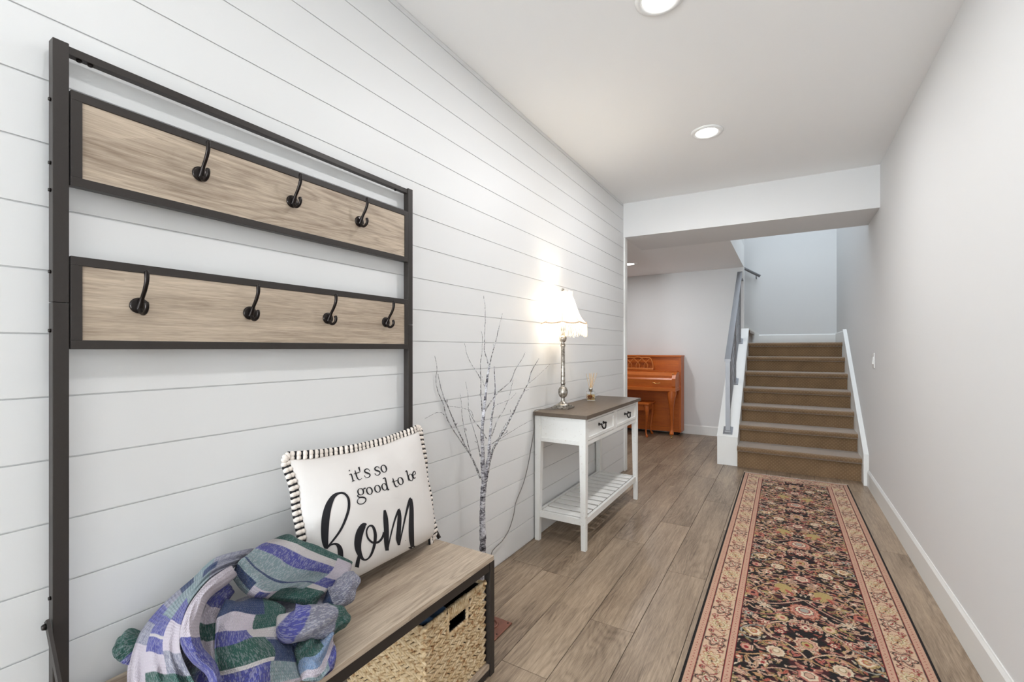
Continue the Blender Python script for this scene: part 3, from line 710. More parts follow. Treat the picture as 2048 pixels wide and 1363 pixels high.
# floor register beside the bench
vt = thing('floor_register', 'copper coloured floor register plate beside the bench leg', 'floor vent', (-1.14, 1.61, 0))
box('plate', 'copper', vt, -1.215, -1.063, 1.475, 1.762, .0002, .006, bev=.003)
for cx, cy in ((-1.14, 1.69), (-1.14, 1.54)):
    for s in (1, -1):
        q = [(cx + s * (.006 + .045 * t) * math.cos(5.2 * t + .4), cy + s * (.006 + .045 * t) * math.sin(5.2 * t + .4), .0062) for t in np.linspace(0, 1, 26)]
        G().tube(q, list(np.linspace(.002, .0065, 24)) + [.004, .001], 6, flat=1).obj('scroll_relief', 'copper', vt, True)
for cx, cy in ((-1.078, 1.748), (-1.20, 1.748), (-1.078, 1.655), (-1.20, 1.49)):
    G().lathe([(.004, .0058), (.004, .0066), (.0003, .0066)], cx, cy, 10).obj('screw', 'void', vt, True)

# ------------------------------------------------------------------ console table
ct = thing('console_table', 'distressed white console table with dark top, two drawers and slatted shelf', 'console table', (-1.22, 3.2, 0))
TX0, TX1, TY0, TY1, TZ = -1.410, -1.035, 2.597, 3.795, .840
box('tabletop', 'tabletop', ct, TX0, TX1, TY0, TY1, TZ - .024, TZ, bev=.002)
lx0, lx1, ly0, ly1 = TX0 + .004, TX1 - .018, TY0 + .020, TY1 - .022; lw = .042; zt0 = TZ - .0245; AZ = .648
for x, sx in ((lx0, 1), (lx1, -1)):
    for y, sy in ((ly0, 1), (ly1, -1)):
        g = G(); v = []
        for zz, w_ in ((0, .030), (AZ - .01, lw), (zt0, lw)):
            for a, b in ((0, 0), (1, 0), (1, 1), (0, 1)): v.append((x + sx * w_ * a, y + sy * w_ * b, zz))
        f = [(0, 3, 2, 1), (8, 9, 10, 11)] + [(4 * k + i, 4 * k + (i + 1) % 4, 4 * k + 4 + (i + 1) % 4, 4 * k + 4 + i) for k in (0, 1) for i in range(4)]
        lg = g.add(v, f).obj('leg', 'dist', ct)
        G().box(x + sx * .003, x + sx * .027, y + sy * .003, y + sy * .027, .0, .004).obj('foot_pad', 'void', lg)
for y, sy in ((ly0, 1), (ly1, -1)):        # side aprons with raised frame
    a = box('side_apron', 'dist', ct, lx0 + lw, lx1 - lw, y + sy * .010, y + sy * .024, AZ, zt0)
    box('apron_moulding', 'dist', a, lx0 + lw, lx1 - lw, y + sy * .004, y + sy * .012, zt0 - .022, zt0 - .002, bev=.002)
    box('apron_moulding', 'dist', a, lx0 + lw, lx1 - lw, y + sy * .004, y + sy * .012, AZ, AZ + .026, bev=.002)
box('back_apron', 'dist', ct, lx0 + .004, lx0 + .018, ly0 + lw, ly1 - lw, AZ, zt0)
fx0, fx1 = lx1 - .020, lx1 - .004
box('front_top_rail', 'dist', ct, fx0, fx1, ly0 + lw, ly1 - lw, zt0 - .020, zt0)
box('front_bottom_rail', 'dist', ct, fx0, fx1, ly0 + lw, ly1 - lw, AZ, AZ + .026)
ym = (ly0 + ly1) / 2 + .005
box('drawer_divider', 'dist', ct, fx0, fx1, ym - .025, ym + .025, AZ + .026, zt0 - .020)
for ya, yb in ((ly0 + lw, ym - .025), (ym + .025, ly1 - lw)):
    za, zb = AZ + .028, zt0 - .022; ya += .003; yb -= .003; fw = .020
    g = G(); xo = fx1 + .002
    g.box(fx0 - .2, fx1 - .006, ya, yb, za, zb)
    g.box(fx1 - .006, xo, ya, yb, zb - fw, zb, .0015); g.box(fx1 - .006, xo, ya, yb, za, za + fw, .0015); g.box(fx1 - .006, xo, ya, ya + fw, za + fw, zb - fw, .0015); g.box(fx1 - .006, xo, yb - fw, yb, za + fw, zb - fw, .0015)
    dr = g.obj('drawer', 'dist', ct)
    yc, zc = (ya + yb) / 2, (za + zb) / 2 + .002; xs = fx1 - .006
    h = G()
    for s in (-1, 1):
        h.tube([(xs, yc + s * .042, zc + .012), (xs + .004, yc + s * .042, zc + .012), (xs + .012, yc + s * .042, zc + .012), (xs + .020, yc + s * .042, zc + .012), (xs + .026, yc + s * .042, zc + .012)], [.011, .010, .005, .0085, .003], 12)
    h.tube(crom([(xs + .018, yc - .042, zc + .012), (xs + .022, yc - .034, zc - .004), (xs + .024, yc - .020, zc - .016), (xs + .024, yc, zc - .020), (xs + .024, yc + .020, zc - .016), (xs + .022, yc + .034, zc - .004), (xs + .018, yc + .042, zc + .012)], 24), list(.0038 + .0022 * np.sin(np.linspace(0, PI, 24))), 8)
    h.obj('drawer_pull', 'hookm', dr, True)
SZ = .192
box('shelf_front_rail', 'dist', ct, lx1 - .026, lx1 - .008, ly0 + .030, ly1 - .030, SZ - .040, SZ, bev=.001)
box('shelf_back_rail', 'dist', ct, lx0 + .008, lx0 + .026, ly0 + .030, ly1 - .030, SZ - .040, SZ, bev=.001)
for y, sy in ((ly0, 1), (ly1, -1)): box('shelf_side_rail', 'dist', ct, lx0 + .030, lx1 - .030, y + sy * .008, y + sy * .026, SZ - .040, SZ, bev=.001)
ns = 12; ya, yb = ly0 + .034, ly1 - .034; p = (yb - ya) / ns
for i in range(ns): box('slat', 'dist', ct, lx0 + .034, lx1 - .034, ya + p * i + .011, ya + p * (i + 1) - .011, SZ - .008, SZ - .001, bev=.001)

# ------------------------------------------------------------------ table lamp
LX, LY = -1.318, 2.862
lp = thing('table_lamp', 'lit table lamp with fringed bell shade and antique silver column', 'lamp', (LX, LY, TZ))
def rot_box(g, cx, cy, hw, z0, z1, bev, ang=0.0):
    bm = bmesh.new(); bmesh.ops.create_cube(bm, size=1)
    c, s = math.cos(ang), math.sin(ang)
    for q in bm.verts:
        x, y, z = q.co.x * 2 * hw, q.co.y * 2 * hw, z0 + (q.co.z + .5) * (z1 - z0); q.co = (cx + x * c - y * s, cy + x * s + y * c, z)
    bmesh.ops.bevel(bm, geom=bm.edges[:], offset=bev, segments=2, affect='EDGES'); return g.bm(bm)
rot_box(rot_box(G(), LX, LY, .060, TZ + .0005, TZ + .012, .002), LX, LY, .050, TZ + .012, TZ + .020, .003).obj('plinth', 'silver', lp)
G().lathe([(.046, TZ + .018), (.046, TZ + .024), (.036, TZ + .030), (.024, TZ + .038), (.016, TZ + .046), (.012, TZ + .056), (.014, TZ + .062), (.011, TZ + .068), (.015, TZ + .074)], LX, LY, 32).obj('base_dome', 'silver', lp, True)
def flute(n, d): return lambda t, i: 1 - d + d * abs(math.cos(n * t / 2))
G().lathe([(.013, .912), (.022, .918), (.030, .932), (.034, .950), (.032, .968), (.024, .982), (.014, .990), (.016, .996), (.010, 1.002)], LX, LY, 48, flute(18, .10)).obj('urn', 'silver', lp, True)
G().lathe([(.013, 1.000), (.0165, 1.006), (.0165, 1.015), (.0150, 1.02), (.0128, 1.262), (.017, 1.268), (.017, 1.276)], LX, LY, 48, flute(12, .10)).obj('column', 'silver', lp, True)
G().lathe([(.012, 1.274), (.016, 1.284), (.010, 1.292), (.022, 1.306), (.026, 1.322), (.023, 1.334), (.014, 1.340), (.012, 1.372), (.0145, 1.376), (.0145, 1.42), (.002, 1.422)], LX, LY, 32).obj('socket', 'silver', lp, True)
G().lathe([(.004, 1.42), (.014, 1.436), (.027, 1.462), (.030, 1.485), (.022, 1.508), (.0005, 1.516)], LX, LY, 24).obj('bulb', 'bulb', lp, True)
sh = [(.1585, 1.420), (.150, 1.428), (.132, 1.448), (.116, 1.475), (.102, 1.510), (.090, 1.545), (.079, 1.580), (.068, 1.606), (.061, 1.620)]
NS = 64; gd = G(); v = []; f = []
for i, (r, z) in enumerate(sh):
    for k in range(NS):
        t = 2 * PI * k / NS; q = 1 + .035 * abs(math.cos(4 * t)) * (1 - i / 11)
        v.append((LX + r * q * math.cos(t), LY + r * q * math.sin(t), z + .010 * (1 - abs(math.cos(4 * t))) * (1 - i / 8)))
f = [(i * NS + k, i * NS + (k + 1) % NS, (i + 1) * NS + (k + 1) % NS, (i + 1) * NS + k) for i in range(len(sh) - 1) for k in range(NS)]
so = mesh_obj('shade', v, f, 'shade', lp, True)
rim = [v[k] for k in range(NS)] + [v[0]]
G().tube([(LX + (p[0] - LX) * 1.004, LY + (p[1] - LY) * 1.004, p[2]) for p in rim], .0042, 8).obj('rim_braid', 'braid', so, True)
for k in range(8):
    t = 2 * PI * (k + .5) / 8; kk = int(NS * (k + .5) / 8)
    G().tube([v[i * NS + kk] for i in range(len(sh))], .0022, 6).obj('rib', 'braid', so, True)
g = G()
for k in range(40):
    t = 2 * PI * k / 40; h = .014 + .010 * abs(math.sin(5 * t)); g.blob((LX + .062 * math.cos(t), LY + .062 * math.sin(t), 1.620 + h / 2), (0, 0, 1), .0055, h * .7)
g.obj('crown_ruffle', 'shade', so, True)
g = G(); rr = random.Random(3)
for k in range(230):
    t = 2 * PI * k / 230 + rr.uniform(-.006, .006); i = int(NS * (t / (2 * PI))) % NS; p = Vector(v[i]); r = math.hypot(p.x - LX, p.y - LY) * 1.006
    l = rr.uniform(.070, .094) ; q = []
    ph = rr.uniform(0, 6); am = rr.uniform(.002, .006)
    for s in range(6):
        u = s / 5; q.append((LX + (r + am * math.sin(ph + u * 6)) * math.cos(t + .02 * math.sin(ph + 5 * u)), LY + (r + am * math.sin(ph + u * 6)) * math.sin(t + .012 * math.sin(ph + 5 * u)), p.z - l * u))
    g.tube(q, .00125, 4)
o = g.obj('fringe', 'shade', so); o['kind'] = 'stuff'
G().lathe([(.003, 1.515), (.003, 1.635), (.010, 1.642), (.012, 1.650), (.007, 1.658), (.010, 1.664), (.0005, 1.672)], LX, LY, 16).obj('finial', 'silver', lp, True)
pl = bpy.data.lights.new('lamp_light', 'POINT'); pl.energy = 6.5; pl.color = (1, .88, .70); pl.shadow_soft_size = .032
po = bpy.data.objects.new('lamp_light', pl); C.objects.link(po); po.parent = lp; po.location = (0, 0, 1.555 - TZ)

# lamp cord: over the table edge, down beside the leg to the floor
cp = [Vector((LX - .012, LY - .0645, TZ + .005)), Vector((-1.345, 2.74, TZ + .0045)), Vector((-1.375, 2.66, TZ + .010)), Vector((-1.392, 2.600, TZ + .010)), Vector((-1.397, 2.585, TZ - .012))]
cp += [pxx(u, w_, -1.402) for u, w_ in ((1068, 858), (1062, 896), (1056, 930), (1047, 965), (1032, 1003), (1027, 1030), (1018, 1058), (1005, 1080), (990, 1095), (983, 1106))]
cp += [Vector((-1.400, 2.06, .045)), Vector((-1.398, 2.00, .008)), Vector((-1.40, 1.86, .004)), Vector((-1.405, 1.70, .004))]
tag(G().tube(crom([tuple(p) for p in cp], 120), .0027, 8).obj('lamp_cord', 'cord', None, True), 'thin grey lamp cord hanging from console table to floor', 'cord')

# ------------------------------------------------------------------ reed diffuser
DX, DY = -1.325, 3.400
df = thing('reed_diffuser', 'square glass reed diffuser with amber oil on console table', 'diffuser', (DX, DY, TZ))
an = .5
g = G(); rot_box(g, DX, DY, .033, TZ + .0005, TZ + .074, .003, an); g.lathe([(.020, TZ + .072), (.014, TZ + .080), (.013, TZ + .092), (.016, TZ + .094)], DX, DY, 20); g.obj('bottle', 'glass', df)
rot_box(G(), DX, DY, .0285, TZ + .006, TZ + .050, .002, an).obj('oil', 'oil', df)
rr = random.Random(9); g = G()
for i in range(16):
    a, r, z = rr.uniform(0, 6.28), rr.uniform(0, .022), TZ + rr.uniform(.012, .046)
    g.blob((DX + r * math.cos(a), DY + r * math.sin(a), z), (rr.uniform(-1, 1), rr.uniform(-1, 1), rr.uniform(-.4, .4)), .005, .011)
o = g.obj('dried_flowers', 'petal', df, True); o['kind'] = 'stuff'
G().lathe([(.0155, TZ + .084), (.0175, TZ + .088), (.0175, TZ + .098), (.012, TZ + .102)], DX, DY, 20).obj('collar', 'silver', df, True)
for dx, dy in ((-.02, -.045), (.012, -.030), (.02, .012), (-.01, .050), (.03, .060), (-.02, .02), (.0, .085)):
    G().tube([(DX - dx * .25, DY - dy * .25, TZ + .02), (DX + dx, DY + dy, TZ + .215 + .02 * dx)], .0016, 6).obj('reed', 'reed', df)

# ------------------------------------------------------------------ decorative birch tree
bt = thing('birch_tree', 'leafless white birch branch tree standing between bench and console', 'artificial tree', (-1.295, 1.860, 0))
T0 = 1.295 * math.sin(YAW) + 1.860 * math.cos(YAW)
a1 = lambda X, Y: (850 + X * .19076, 580 + Y * .19076)
a2 = lambda X, Y: (850 + X * .20537, 830 + Y * .20537)
def br(pts, d0, d1, r0, r1, name='branch', mat='twig', seg=6):
    n = len(pts); q = []
    for i, (u, v_) in enumerate(pts):
        t = T0 + d0 + (d1 - d0) * i / max(1, n - 1); p = pd(u, v_, t)
        if p.x < XL + .012: p = pxx(u, v_, XL + .012)
        q.append(tuple(p))
    k = max(8, 5 * n); q = crom(q, k)
    jit = np.cumsum(RNG.normal(0, .0006, q.shape), 0); jit -= np.linspace(0, 1, k)[:, None] * jit[-1]; q = q + jit
    rad = list(np.linspace(r0, r1, k) * (.8 if mat == 'twig' else 1) * (1 + RNG.normal(0, .09, k)))
    return G().tube(q, rad, seg).obj(name, mat, bt, True)
base = [tuple(project((-1.295, 1.860, z))) for z in (0.03, .12, .2)]
br(base + [a2(565, 1280), a2(565, 1150), a2(560, 1000), a2(560, 860), a2(572, 700), a2(580, 600)], 0, 0, .0165, .0135, 'trunk', 'birch', 16)
br([a2(572, 640), a2(566, 500), a2(566, 400), a2(568, 280), a2(565, 150), a1(617, 1300), a1(628, 1180), a1(645, 1030), a1(660, 900), a1(675, 800)], 0, -.02, .0115, .0045, 'stem', 'birch', 10)
br([a2(588, 640), a2(605, 500), a2(620, 400), a2(625, 250), a2(640, 120), a1(700, 1320), a1(720, 1200), a1(735, 1050), a1(725, 800)], 0, -.06, .0105, .0016, 'stem', 'birch', 10)
br([a2(540, 610), a2(500, 500), a2(450, 390), a2(380, 270), a2(300, 100), a1(240, 1220), a1(205, 1140), a1(170, 1020), a1(135, 875)], 0, .02, .0060, .0016)
br([a2(450, 390), a2(350, 250), a2(230, 60), a1(200, 1190), a1(150, 1080), a1(120, 950), a1(125, 830), a1(103, 690)], -.02, -.05, .0042, .0013)
br([a2(610, 560), a2(640, 400), a2(700, 260), a2(770, 150), a2(840, 10), a1(935, 1260), a1(1000, 1130), a1(1080, 980), a1(1120, 850), a1(1195, 715)], 0, -.10, .0080, .0015)
br([a1(1080, 980), a1(1180, 900), a1(1310, 775)], -.08, -.10, .0022, .0010)
br([a1(675, 800), a1(650, 720), a1(625, 640), a1(630, 520), a1(632, 400), a1(636, 300), a1(628, 160), a1(615, 58)], -.02, -.03, .0036, .0012)
br([a1(675, 800), a1(700, 690), a1(735, 570), a1(760, 440), a1(785, 340), a1(812, 240)], -.02, .03, .0036, .0012)
br([a2(560, 320), a2(562, 150), a1(598, 1300), a1(585, 1130), a1(580, 930), a1(575, 760), a1(595, 640), a1(598, 500), a1(590, 428)], .01, .02, .0046, .0010)
br([a1(582, 930), a1(530, 840), a1(465, 740), a1(435, 660), a1(415, 555)], .01, .02, .0028, .0010)
br([a1(640, 1030), a1(610, 980), a1(600, 905)], 0, -.01, .0024, .0012)
br([a1(628, 1270), a1(690, 1170), a1(780, 1060), a1(895, 955), a1(950, 830), a1(1010, 730), a1(1052, 645)], 0, -.08, .0040, .0012)
br([a2(640, 130), a1(720, 1230), a1(800, 1180), a1(890, 1140), a1(955, 1075)], -.03, -.10, .0028, .0010)
br([a2(650, 200), a1(760, 1350), a1(830, 1240), a1(890, 1090), a1(922, 935)], 0, .02, .0030, .0010)
br([a2(600, 230), a2(530, 120), a2(470, 40), a1(455, 1260), a1(450, 1130), a1(425, 955)], -.02, -.08, .0040, .0010)
br([a2(440, 360), a2(400, 200), a2(370, 80), a1(385, 1270), a1(368, 1075)], -.03, -.09, .0028, .0010)
br([a2(540, 400), a2(515, 260), a2(470, 110), a2(430, 0)], 0, .03, .0034, .0012)
br([a1(510, 1330), a1(480, 1260), a1(420, 1240), a1(330, 1225), a1(240, 1210)], -.05, -.02, .0022, .0010)
br([a1(205, 1310), a1(170, 1290), a1(110, 1295), a1(40, 1330), a1(0, 1345)], -.04, -.07, .0016, .0008)
br([a2(700, 280), a2(740, 160), a2(800, 60)], -.05, -.10, .0030, .0010)
br([a2(760, 190), a2(790, 165), a2(800, 145)], -.05, -.06, .0030, .0018)
br([a2(620, 300), a2(680, 260), a2(760, 210), a2(900, 120), a2(1045, 45)], -.02, .02, .0026, .0010)
br([a1(720, 600), a1(715, 565)], 0, 0, .0018, .0010); br([a1(580, 1110), a1(575, 1085)], 0, 0, .0024, .0016)
br([a1(1050, 1050), a1(1090, 1040)], -.08, -.09, .0018, .0010); br([a1(905, 1290), a1(895, 1250)], -.06, -.06, .0022, .0012)
br([a2(300, 100), a2(320, 75)], 0, 0, .0030, .0016); br([a2(400, 150), a2(395, 120)], -.03, -.03, .0026, .0014); br([a2(515, 270), a2(485, 255)], 0, 0, .0026, .0014)
br([a1(225, 1190), a1(235, 1140)], 0, 0, .0028, .0016)
G().lathe([(.047, .0005), (.047, .010), (.040, .022), (.022, .034), (.018, .05)], -1.295, 1.860, 32).obj('base', 'birch', bt, True)

# ------------------------------------------------------------------ piano and bench
pn = thing('upright_piano', 'honey coloured upright piano with cabriole legs against the far wall', 'piano', (-2.0, 6.8, 0))
px0, px1, pyf, pyb, ptop = -2.74, -1.283, 6.82, 7.040, 1.155
for xa, xb in ((px0, px0 + .035), (px1 - .035, px1)): box('side_panel', 'pianov', pn, xa, xb, pyf - .005, pyb, .045, ptop - .022, bev=.003)
box('lid', 'piano', pn, px0 - .008, px1 + .008, pyf - .02, pyb, ptop - .022, ptop, bev=.005)
box('upper_panel', 'piano', pn, px0 + .035, px1 - .035, pyf + .012, pyf + .035, .90, ptop - .022)
box('lower_panel', 'piano', pn, px0 + .035, px1 - .035, pyf + .015, pyf + .04, .10, .66)
box('toe_board', 'piano', pn, px0 + .035, px1 - .035, pyf + .005, pyf + .05, .045, .115, bev=.003)
box('back_board', 'piano', pn, px0 + .035, px1 - .035, pyb - .03, pyb, .05, ptop - .03)
for xa in (px0 + .05, px1 - .13): box('foot_block', 'void', pn, xa, xa + .08, pyf + .03, pyb - .04, 0.0, .048)
ky0 = 6.505
for xa, xb in ((px0 + .004, px0 + .05), (px1 - .066, px1 - .018)):
    g = G(); g.prism([(ky0 + .02, .70), (ky0 + .005, .73), (ky0 + .005, .835), (ky0 + .045, .885), (ky0 + .14, .918), (pyf - .004, .918), (pyf - .004, .70)], 'x', xa, xb); g.obj('cheek_block', 'piano', pn)
box('key_bed', 'piano', pn, px0 + .002, px1 - .016, ky0, pyf - .006, .655, .705, bev=.006)
kx0, kx1 = px0 + .052, px1 - .068
g = G(); g.prism([(ky0 + .03, .705), (ky0 + .022, .815), (ky0 + .040, .838), (ky0 + .07, .842), (ky0 + .07, .705)], 'x', kx0, kx1); fb = g.obj('fallboard', 'piano', pn)
g = G(); g.prism([(ky0 + .060, .842), (ky0 + .060, .872), (ky0 + .12, .915), (pyf + .010, .915), (pyf + .010, .842)], 'x', kx0, kx1); g.obj('key_slip_cover', 'piano', pn)
box('shelf_edge', 'piano', pn, px0 + .035, px1 - .036, pyf - .09, pyf + .010, .916, .930, bev=.004)
hp = G(); hx = -1.56; hz = .768
for s in (-1, 1): hp.tube([(hx + s * .035, ky0 + .026, hz), (hx + s * .035, ky0 + .010, hz)], [.006, .005], 8)
hp.tube(crom([(hx - .055, ky0 + .012, hz + .003), (hx - .03, ky0 + .008, hz), (hx, ky0 + .006, hz - .006), (hx + .03, ky0 + .008, hz), (hx + .055, ky0 + .012, hz + .003)], 20), .004, 6); hp.obj('fallboard_handle', 'gold', fb, True)
for s in ((px1 - .06, .893), (px1 - .086, .82)): G().lathe([(.012, s[1]), (.010, s[1] + .01), (.0005, s[1] + .014)], s[0], ky0 + .05, 12).obj('brass_knob', 'gold', pn, True)
# pierced music desk: arched lattice
md = G(); my = pyf - .045; mx0, mx1, mz0, mz1 = -2.36, -1.665, .938, 1.122
md.box(mx0, mx1, my - .012, my + .008, mz0, mz0 + .030, .002)
def arc(pts, r=.0075): md.tube(crom([(x, my + .006 - .02 * (z - mz0), z) for x, z in pts], 20), r, 6)
arc([(mx1 - .004, mz0 + .02), (mx1 - .010, mz0 + .09), (mx1 - .030, mz0 + .150), (mx1 - .055, mz1 - .008)], .010)
arc([(mx0 + .004, mz0 + .02), (mx0 + .010, mz0 + .09), (mx0 + .030, mz0 + .150), (mx0 + .055, mz1 - .008)], .010)
n = 5; st_ = (mx1 - mx0 - .10) / n
top = [(mx0 + .05, mz1 - .010)]
for i in range(n):
    top += [(mx0 + .05 + st_ * (i + .5), mz1 + (.004 if i % 2 else -.002)), (mx0 + .05 + st_ * (i + 1), mz1 - .006)]
arc(top, .0095)
for i in range(n + 1):
    xa = mx0 + .05 + st_ * i
    for s in (-1, 1):
        if mx0 < xa + s * st_ < mx1 + .02 and not (i == n and s == 1) and not (i == 0 and s == -1):
            arc([(xa, mz1 - .012), (xa + s * st_ * .22, mz1 - .045), (xa + s * st_ * .58, mz1 - .085), (xa + s * st_ * .72, mz0 + .065), (xa + s * st_ * .70, mz0 + .03)], .0065)
md.obj('music_desk', 'pianol', pn, True)
def cabriole(x, y, ztop, zbot, sx, sy, r, parent, mat='pianov', name='leg'):
    pts, rad = [], []
    for t, off, q in ((0, -.006, 1.9), (.05, .002, 1.95), (.12, .016, 1.75), (.22, .027, 1.38), (.38, .022, 1.0), (.58, .006, .76), (.78, -.008, .60), (.90, -.002, .58), (.95, .014, .86), (.985, .022, .92), (1, .022, .6)):
        pts.append((x + sx * off, y + sy * off, ztop + (zbot - ztop) * t)); rad.append(r * q)
    return G().tube(crom(pts, 34), [max(.002, a) for a in crom(np.array(rad)[:, None], 34)[:, 0]], 12).obj(name, mat, parent, True)
for x in (px0 + .05, px1 - .075):
    lg = cabriole(x, ky0 + .055, .657, .052, 0, -1, .032, pn)
    G().tube([(x - .008, ky0 + .042, .017), (x + .008, ky0 + .042, .017)], .017, 16).obj('caster', 'gold', lg, True)
    G().tube([(x, ky0 + .042, .02), (x, ky0 + .042, .058)], [.005, .010], 8).obj('caster_stem', 'gold', lg, True)
pb = thing('piano_bench', 'wooden piano bench with curved legs tucked under the piano', 'bench', (-2.0, 6.61, 0))
qx0, qx1, qy0, qy1 = -2.42, -1.640, 6.425, 6.795
box('seat', 'piano', pb, qx0, qx1, qy0, qy1, .458, .482, bev=.006)
box('apron', 'piano', pb, qx0 + .035, qx1 - .035, qy0 + .035, qy1 - .035, .375, .459, bev=.002)
for x, sx in ((qx0 + .05, -1), (qx1 - .05, 1)):
    for y, sy in ((qy0 + .05, -1), (qy1 - .05, 1)): cabriole(x, y, .455, .0, sx * .6, sy * .8, .019, pb)

# ------------------------------------------------------------------ throw pillow with printed lettering
pw = thing('throw_pillow', "cream pillow reading it's so good to be home with striped braid edge", 'pillow', (-1.27, 1.14, BZ))
PC = Vector((-1.293, 1.140, .690)); E1 = Vector((0, 1, 0)); E2 = Vector((-.075, 0, .43)).normalized(); EN = Vector((E2.z, 0, -E2.x)); HW, HH = .292, .220
def pil(s, t, side=1):
    s_, t_ = max(-1, min(1, s)), max(-1, min(1, t))
    kx = 1 - .06 * (1 - t_ * t_); kt = 1 - (.115 if t_ > 0 else .03) * (1 - (s_ * .96 + .02) ** 2) * abs(t_)
    b = ((1 - (s_ * s_ if s_ < 0 else s_ ** 4)) * (1 - (t_ * t_ if t_ > 0 else t_ ** 4))) ** .5
    wr = .0035 * math.sin(9 * s_ + 5 * t_) * math.sin(4 * t_ - 3 * s_ + 1) * b
    th = (.104 * b ** .9 * (1 + .12 * (-t_)) + wr) if side > 0 else -.048 * b
    return PC + E1 * (s * HW * kx) + E2 * (t * HH * kt) + EN * th
N = 56; v = []; f = []
for side in (1, -1):
    for i in range(N + 1):
        for j in range(N + 1):
            s, t = math.sin((i / N - .5) * PI * .999), math.sin((j / N - .5) * PI * .999); v.append(pil(s, t, side))
n1 = (N + 1) ** 2
for i in range(N):
    for j in range(N):
        a = i * (N + 1) + j; f += [(a, a + N + 1, a + N + 2, a + 1), (n1 + a, n1 + a + 1, n1 + a + N + 2, n1 + a + N + 1)]
v = [Vector((p.x, p.y, max(p.z, BZ + .0012))) for p in v]
cov = mesh_obj('cover', v, f, 'canvas', pw, True)
# braid edge: cream puffs with black bars
per = []
M4 = 60
for (sa, ta), (sb, tb) in (((-1, -1), (-1, 1)), ((-1, 1), (1, 1)), ((1, 1), (1, -1)), ((1, -1), (-1, -1))):
    for k in range(M4): per.append((sa + (sb - sa) * k / M4, ta + (tb - ta) * k / M4))
ring = [pil(s * .995, t * .995) for s, t in per]; L_ = [0]
for a, b in zip(ring, ring[1:] + ring[:1]): L_.append(L_[-1] + (b - a).length)
g = G(); tot = L_[-1]; cnt = int(tot / .0195); rr = random.Random(4)
for k in range(cnt):
    for half in (0, 1):
        d = tot * (k + .5 * half) / cnt; i = max(0, min(len(ring) - 1, int(np.searchsorted(L_, d)) - 1))
        s, t = per[i]; a, b = ring[i], ring[(i + 1) % len(ring)]; q = a.lerp(b, min(1, (d - L_[i]) / max(1e-6, L_[i + 1] - L_[i])))
        tan = (b - a).normalized(); out = tan.cross(EN).normalized()
        if (q - PC).dot(out) < 0: out = -out
        q = q + out * .012 + EN * .004 * math.sin(d * 40)
        if t < -.995 and -.95 < s < .93: continue      # tucked under the pillow
        q.z = max(q.z, BZ + .011)
        g.cur = 1 - half
        if half == 0:
            g.blob(q + out * .005, out + tan * .1 * rr.uniform(-1, 1), .0085, .010, 8, 5); g.blob(q - out * .007, out, .0080, .008, 8, 5)
        else: g.tube([q - out * .012, q + out * .014], .0042, 6)
g.cur = 1
for s, t in ((-1, 1), (1, 1), (1, -1), (-1, -1)):
    q = pil(s * .995, t * .995); o_ = (E1 * s + E2 * t).normalized(); q.z = max(q.z, BZ + .011)
    for a_ in (-.5, 0, .5):
        d_ = (o_ + (E1 * -t + E2 * s) * a_).normalized(); p_ = q + d_ * .013; p_.z = max(p_.z, BZ + .010); g.blob(p_, d_, .0080, .012, 8, 5)
g.obj('braid_trim', None, pw, True, mats=['ink', 'puff'])
def inv(X, Y):
    """where on the pillow front a traced point of the lettering sits"""
    u, w_ = 550 + X * .25679, 830 + Y * .25679; s, t = (u - 715) / 125, -(w_ - 1010) / 130
    for it in range(14):
        s0, t0 = max(-.985, min(.985, s)), max(-.985, min(.985, t))
        p = project(pil(s0, t0)); e = 1e-3; ps = project(pil(s0 + e, t0)); pt = project(pil(s0, t0 + e))
        a, b, c, d = (ps[0] - p[0]) / e, (pt[0] - p[0]) / e, (ps[1] - p[1]) / e, (pt[1] - p[1]) / e; D = a * d - b * c
        if abs(D) < 1: break
        du, dv = u - p[0], w_ - p[1]; s = s0 + max(-.3, min(.3, (d * du - b * dv) / D)); t = t0 + max(-.3, min(.3, (-c * du + a * dv) / D))
    return max(-.985, min(.985, s)), max(-.985, min(.985, t))
def surf(st):
    s, t = st; p = pil(s, t); e = 1e-3; nn = (pil(s + e, t) - pil(s - e, t)).cross(pil(s, t + e) - pil(s, t - e)).normalized()
    if nn.dot(EN) < 0: nn = -nn
    return p + nn * .0013
def stroke(g, pts, n=None):
    """pts: (x, y, width) in the traced frame"""
    P = np.array(pts, float); k = n or max(6, 5 * len(P)); P = crom(P, k) if len(P) > 2 else np.linspace(P[0], P[1], k)
    xy = P[:, :2]; d = np.gradient(xy, axis=0); d /= np.maximum(1e-6, np.linalg.norm(d, axis=1))[:, None]; nn = np.stack([-d[:, 1], d[:, 0]], 1)
    w = np.maximum(P[:, 2], 2.2) / 2; v = []
    for c, m_, w_ in zip(xy, nn, w):
        for q in (c + m_ * w_, c, c - m_ * w_): v.append(surf(inv(*q)))
    g.add(v, [(3 * i + j, 3 * i + j + 1, 3 * i + j + 4, 3 * i + j + 3) for i in range(k - 1) for j in (0, 1)])
def ell(cx, cy, rx, ry, ang, w0=4, w1=10, a0=0, a1=2 * PI):
    o = []
    for k in range(17):
        t = a0 + (a1 - a0) * k / 16; x, y = rx * math.cos(t), ry * math.sin(t); c, s = math.cos(ang), math.sin(ang)
        o.append((cx + x * c - y * s, cy + x * s + y * c, w0 + (w1 - w0) * abs(math.cos(t)) ** 1.5))
    return o
g = G(); tl = -.26
